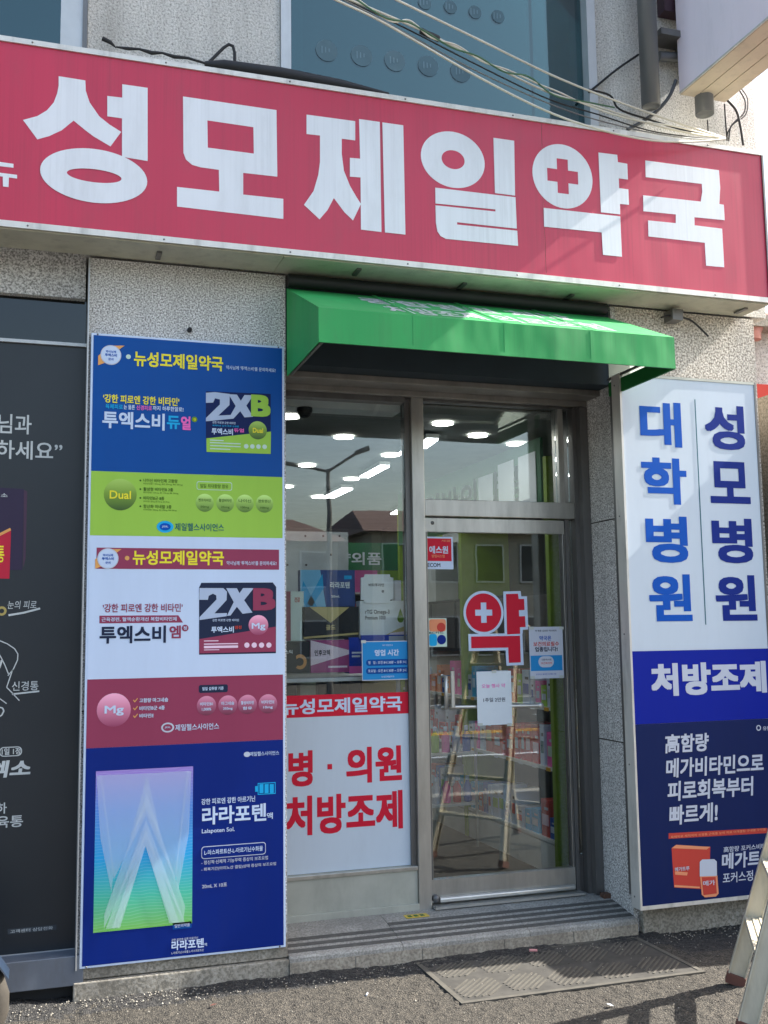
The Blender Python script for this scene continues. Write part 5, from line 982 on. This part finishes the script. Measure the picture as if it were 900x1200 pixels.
for k, (x, y, lab, mt) in enumerate(((250, 1178, 'small dry brown leaf on the pavement before the banner', M_foot), (430, 1165, 'cigarette end on the pavement left of the mat', M_wh), (715, 1178, 'small crumpled receipt on the pavement near the ladder shadow', M_paper))):
    p = pz(x, y, .012); q = MB(); a = k*1.1; d = Vector((math.cos(a), math.sin(a), 0)); e_ = Vector((-d.y, d.x, 0))
    if k == 1: q.tube([p-d*.014, p+d*.014], .0038, mt, 8)
    else: q.add([p-d*.018, p-e_*.009+Vector((0, 0, .003)), p+d*.018+Vector((0, 0, .005)), p+e_*.010+Vector((0, 0, .004)), p+Vector((0, 0, .001))], [(0, 1, 4), (1, 2, 4), (2, 3, 4), (3, 0, 4)], mt)
    q.build(('leaf', 'cigarette_end', 'paper_scrap')[k], label=lab, cat='litter')
m_ = MB(); p = pz(712, 1051, .14); m_.box(p.x-.04, p.x+.025, p.y-.03, p.y+.02, .132, .165, plain('brick_bit', (92, 66, 52), .9)); m_.build('brick_piece', label='small brown broken brick beside the door post on the step', cat='brick', bevel=.006)

# ================================================================== STEPLADDER
ld = thing('stepladder', 'aluminium stepladder standing open at the right edge of the pavement', 'ladder', (3.3, 3.9, 0))
A0, B0 = Vector((3.085, 4.33, .01)), Vector((2.745, 3.80, .01)); C0, D0 = Vector((4.02, 3.72, .01)), Vector((3.72, 3.20, .01))
apex = (A0+B0+C0+D0)/4+Vector((0, 0, 1.72)); wd = (A0-B0).normalized()
A1, B1 = apex+wd*.17-Vector((.04, 0, 0)), apex-wd*.17-Vector((.04, 0, 0)); C1, D1 = apex+wd*.15+Vector((.05, 0, -.04)), apex-wd*.15+Vector((.05, 0, -.04))
for a, b in ((A0, A1), (B0, B1)):
    m_ = MB(); nrm = (A1-A0).cross(wd).normalized(); m_.bar(a+(b-a).normalized()*.03, b, .012, .078, M_ladder, up=nrm); 
    for s_ in (-1, 1): m_.bar(a+(b-a).normalized()*.03+nrm*s_*.036, b+nrm*s_*.036, .034, .006, M_ladder, up=nrm)
    rl = m_.build('rail', ld, bevel=.001); f_ = MB(); f_.bar(a, a+(b-a).normalized()*.045, .04, .084, M_foot, up=nrm); f_.build('rubber_foot', rl)
for a, b in ((C0, C1), (D0, D1)):
    m_ = MB(); m_.bar(a+(b-a).normalized()*.03, b, .03, .045, M_ladder, up=wd); rl = m_.build('rear_rail', ld, bevel=.002); f_ = MB(); f_.bar(a, a+(b-a).normalized()*.045, .036, .05, M_foot, up=wd); f_.build('rubber_foot', rl)
for k in range(1, 6):
    t = k*.27/1.72*1.0+.02; a = A0.lerp(A1, t); b = B0.lerp(B1, t); m_ = MB()
    up_ = Vector((0, 0, 1)); m_.bar(a, b, .075, .014, M_ladder); dn = wd.cross(up_).normalized()
    for s_ in (-.03, 0, .03): m_.bar(a+dn*s_+Vector((0, 0, .009)), b+dn*s_+Vector((0, 0, .009)), .010, .005, M_ladder)
    m_.build('tread', ld)
for k in (1, 3): 
    m_ = MB(); t = k*.27/1.72; m_.bar(C0.lerp(C1, t), D0.lerp(D1, t), .02, .03, M_ladder); m_.build('rear_brace', ld)
m_ = MB(); m_.bar(A1+Vector((0, 0, .01)), B1+Vector((0, 0, .01)), .2, .03, M_ladder); m_.build('top_cap', ld)
m_ = MB(); m_.bar(A0.lerp(A1, .55), C0.lerp(C1, .55), .016, .006, M_steel); m_.bar(B0.lerp(B1, .55), D0.lerp(D1, .55), .016, .006, M_steel); m_.build('spreader', ld)

# ================================================================== MOTOR SCOOTER (only its wheel reaches into the frame)
wc = pz(-6, 1200, .0); wx, wy = -.045-.275, 4.56
sc_ = thing('scooter', 'parked scooter whose worn wheel shows at the bottom left corner', 'scooter', (wx, wy, 0))
def wheel(x, y, par):
    m_ = MB(); R_, r_ = .225, .055; vs = []; nn_, kk = 40, 12
    for i in range(nn_):
        a = 2*math.pi*i/nn_
        for k in range(kk): b = 2*math.pi*k/kk; rr = R_-r_+r_*math.cos(b); rr += (.003 if i % 2 and abs(b-math.pi) > 2.2 else 0); vs.append((x+rr*math.cos(a), y+.9*r_*math.sin(b), .228+rr*math.sin(a)))
    m_.add(vs, [(i*kk+k, i*kk+(k+1) % kk, ((i+1) % nn_)*kk+(k+1) % kk, ((i+1) % nn_)*kk+k) for i in range(nn_) for k in range(kk)], M_tyre, True)
    w_ = m_.build('wheel', par); q = MB(); q.lathe((x, y, .228), [(0, -.03), (.03, -.03), (.035, -.01), (.12, -.006), (.125, -.03), (.13, -.03), (.13, .03), (.125, .03), (.12, .006), (.035, .01), (.03, .03), (0, .03)], M_rim, 30, 'Y'); q.build('rim', w_)
wheel(wx, wy, sc_); wheel(wx-1.25, wy, sc_)
MBody = plain('scooter_paint', (40, 52, 70), .3)
m_ = MB(); 
for s_ in (-.07, .07): m_.tube([(wx, wy+s_, .228), (wx-.12, wy+s_*.9, .6), (wx-.2, wy, .85)], .017, M_steeld)
m_.build('fork', sc_)
m_ = MB(); m_.tube([(wx-.2, wy, .7), (wx-.3, wy, 1.0)], [.09, .06], MBody, 14); m_.tube([(wx-.28, wy, .85), (wx-.38, wy, .35), (wx-.55, wy, .26), (wx-.8, wy, .27), (wx-.95, wy, .5), (wx-1.5, wy, .62)], [.14, .15, .13, .14, .17, .08], MBody, 14); m_.build('body', sc_)
m_ = MB(); m_.tube([(wx-.8, wy, .72), (wx-1.1, wy, .76), (wx-1.5, wy, .76)], [.1, .13, .08], M_black, 12); m_.build('seat', sc_)
m_ = MB(); m_.tube([(wx-.36, wy-.32, 1.03), (wx-.3, wy-.1, 1.02), (wx-.3, wy+.1, 1.02), (wx-.36, wy+.32, 1.03)], .013, M_black); m_.build('handlebar', sc_)
m_ = MB(); m_.lathe((wx-.22, wy, .92), [(0, .06), (.05, .04), (.06, 0)], K_white, 16, 'X'); m_.build('headlight', sc_)
m_ = MB(); vs = []
for i in range(9):
    a = rad(25+i*15); 
    for s_ in (-.065, 0, .065): vs.append((wx+.245*math.cos(a), wy+s_, .228+(.245+(.012 if s_ == 0 else 0))*math.sin(a)))
m_.add(vs, [(i*3+k, i*3+k+1, i*3+k+4, i*3+k+3) for i in range(8) for k in range(2)], MBody, True); m_.build('fender', sc_)

# ================================================================== ACROSS THE STREET (seen in the glass)
lp = thing('street_lamp', 'tall twin armed street lamp across the road, mirrored in the shop window', 'street lamp', (6.75, -14, 0))
lz = 5.87
m_ = MB(); m_.tube([(6.75, -14, 0), (6.75, -14, lz-.1)], [.09, .055], M_steeld, 12); m_.build('pole', lp)
for dx, dy, dz in ((-.95, .0, .06), (.75, .5, .35)):
    m_ = MB(); m_.tube([(6.75, -14, lz-.15), (6.75+dx*.8, -14+dy, lz-.1+dz)], .04, M_steeld); arm = m_.build('arm', lp); m_ = MB(); m_.bar((6.75+dx*.75, -14+dy, lz-.1+dz), (6.75+dx*1.2, -14+dy*1.2, lz-.08+dz*1.3), .2, .09, M_steeld); m_.build('lamp_head', arm, bevel=.02)
def house(x0, x1, y, hgt, depth, wallm, roofm, nfl, nw, lab, gable=True):
    h_ = thing('house', lab, 'house', ((x0+x1)/2, y, 0), 'buildings across the road')
    MB().box(x0, x1, y-depth, y, -.1, hgt, wallm).build('wall', h_)
    r_ = MB()
    if gable: r_.add([(x0-.4, y+.4, hgt), (x1+.4, y+.4, hgt), (x1+.4, y-depth-.4, hgt), (x0-.4, y-depth-.4, hgt), (x0+.6, y-depth/2, hgt+1.3), (x1-.6, y-depth/2, hgt+1.3)], [(0, 1, 5, 4), (2, 3, 4, 5), (1, 2, 5), (3, 0, 4), (3, 2, 1, 0)], roofm)
    else: r_.box(x0-.15, x1+.15, y-depth-.1, y+.15, hgt+.001, hgt+.35, roofm)
    r_.build('roof', h_); fh = hgt/nfl; ww = (x1-x0)/nw
    for i in range(nw):
        for j in range(nfl):
            a = x0+ww*(i+.22); z = fh*j+.85; f_ = MB(); f_.box(a-.06, a+ww*.56+.06, y+.002, y+.06, z-.06, z+fh*.5+.06, M_alu); wf = f_.build('window', h_); MB().box(a, a+ww*.56, y+.061, y+.066, z, z+fh*.5, M_dark).build('pane', wf)
C_b = plain('beige_render', (150, 142, 124), .85); C_g = plain('grey_render', (120, 120, 118), .85); C_y = plain('cream_render', (160, 154, 138), .85); C_r = plain('roof_tile_brown', (98, 74, 66), .8); C_n = plain('brick_brown', (134, 92, 74), .85)
house(-14, -3, -25, 6.2, 9, C_g, C_n, 2, 6, 'grey flat roofed building across the road, leftmost', False)
house(-2, 10, -25, 4.9, 9, C_b, C_r, 2, 7, 'beige house with red roof across the road')
house(11, 20, -24, 5.2, 9, C_y, C_r, 2, 5, 'cream house with red roof across the road')
house(21.5, 33, -25, 7.4, 10, C_n, C_g, 2, 6, 'brown brick building across the road', False)
house(35, 50, -25, 6.0, 10, C_b, C_g, 2, 7, 'beige flat roofed building across the road, rightmost', False)
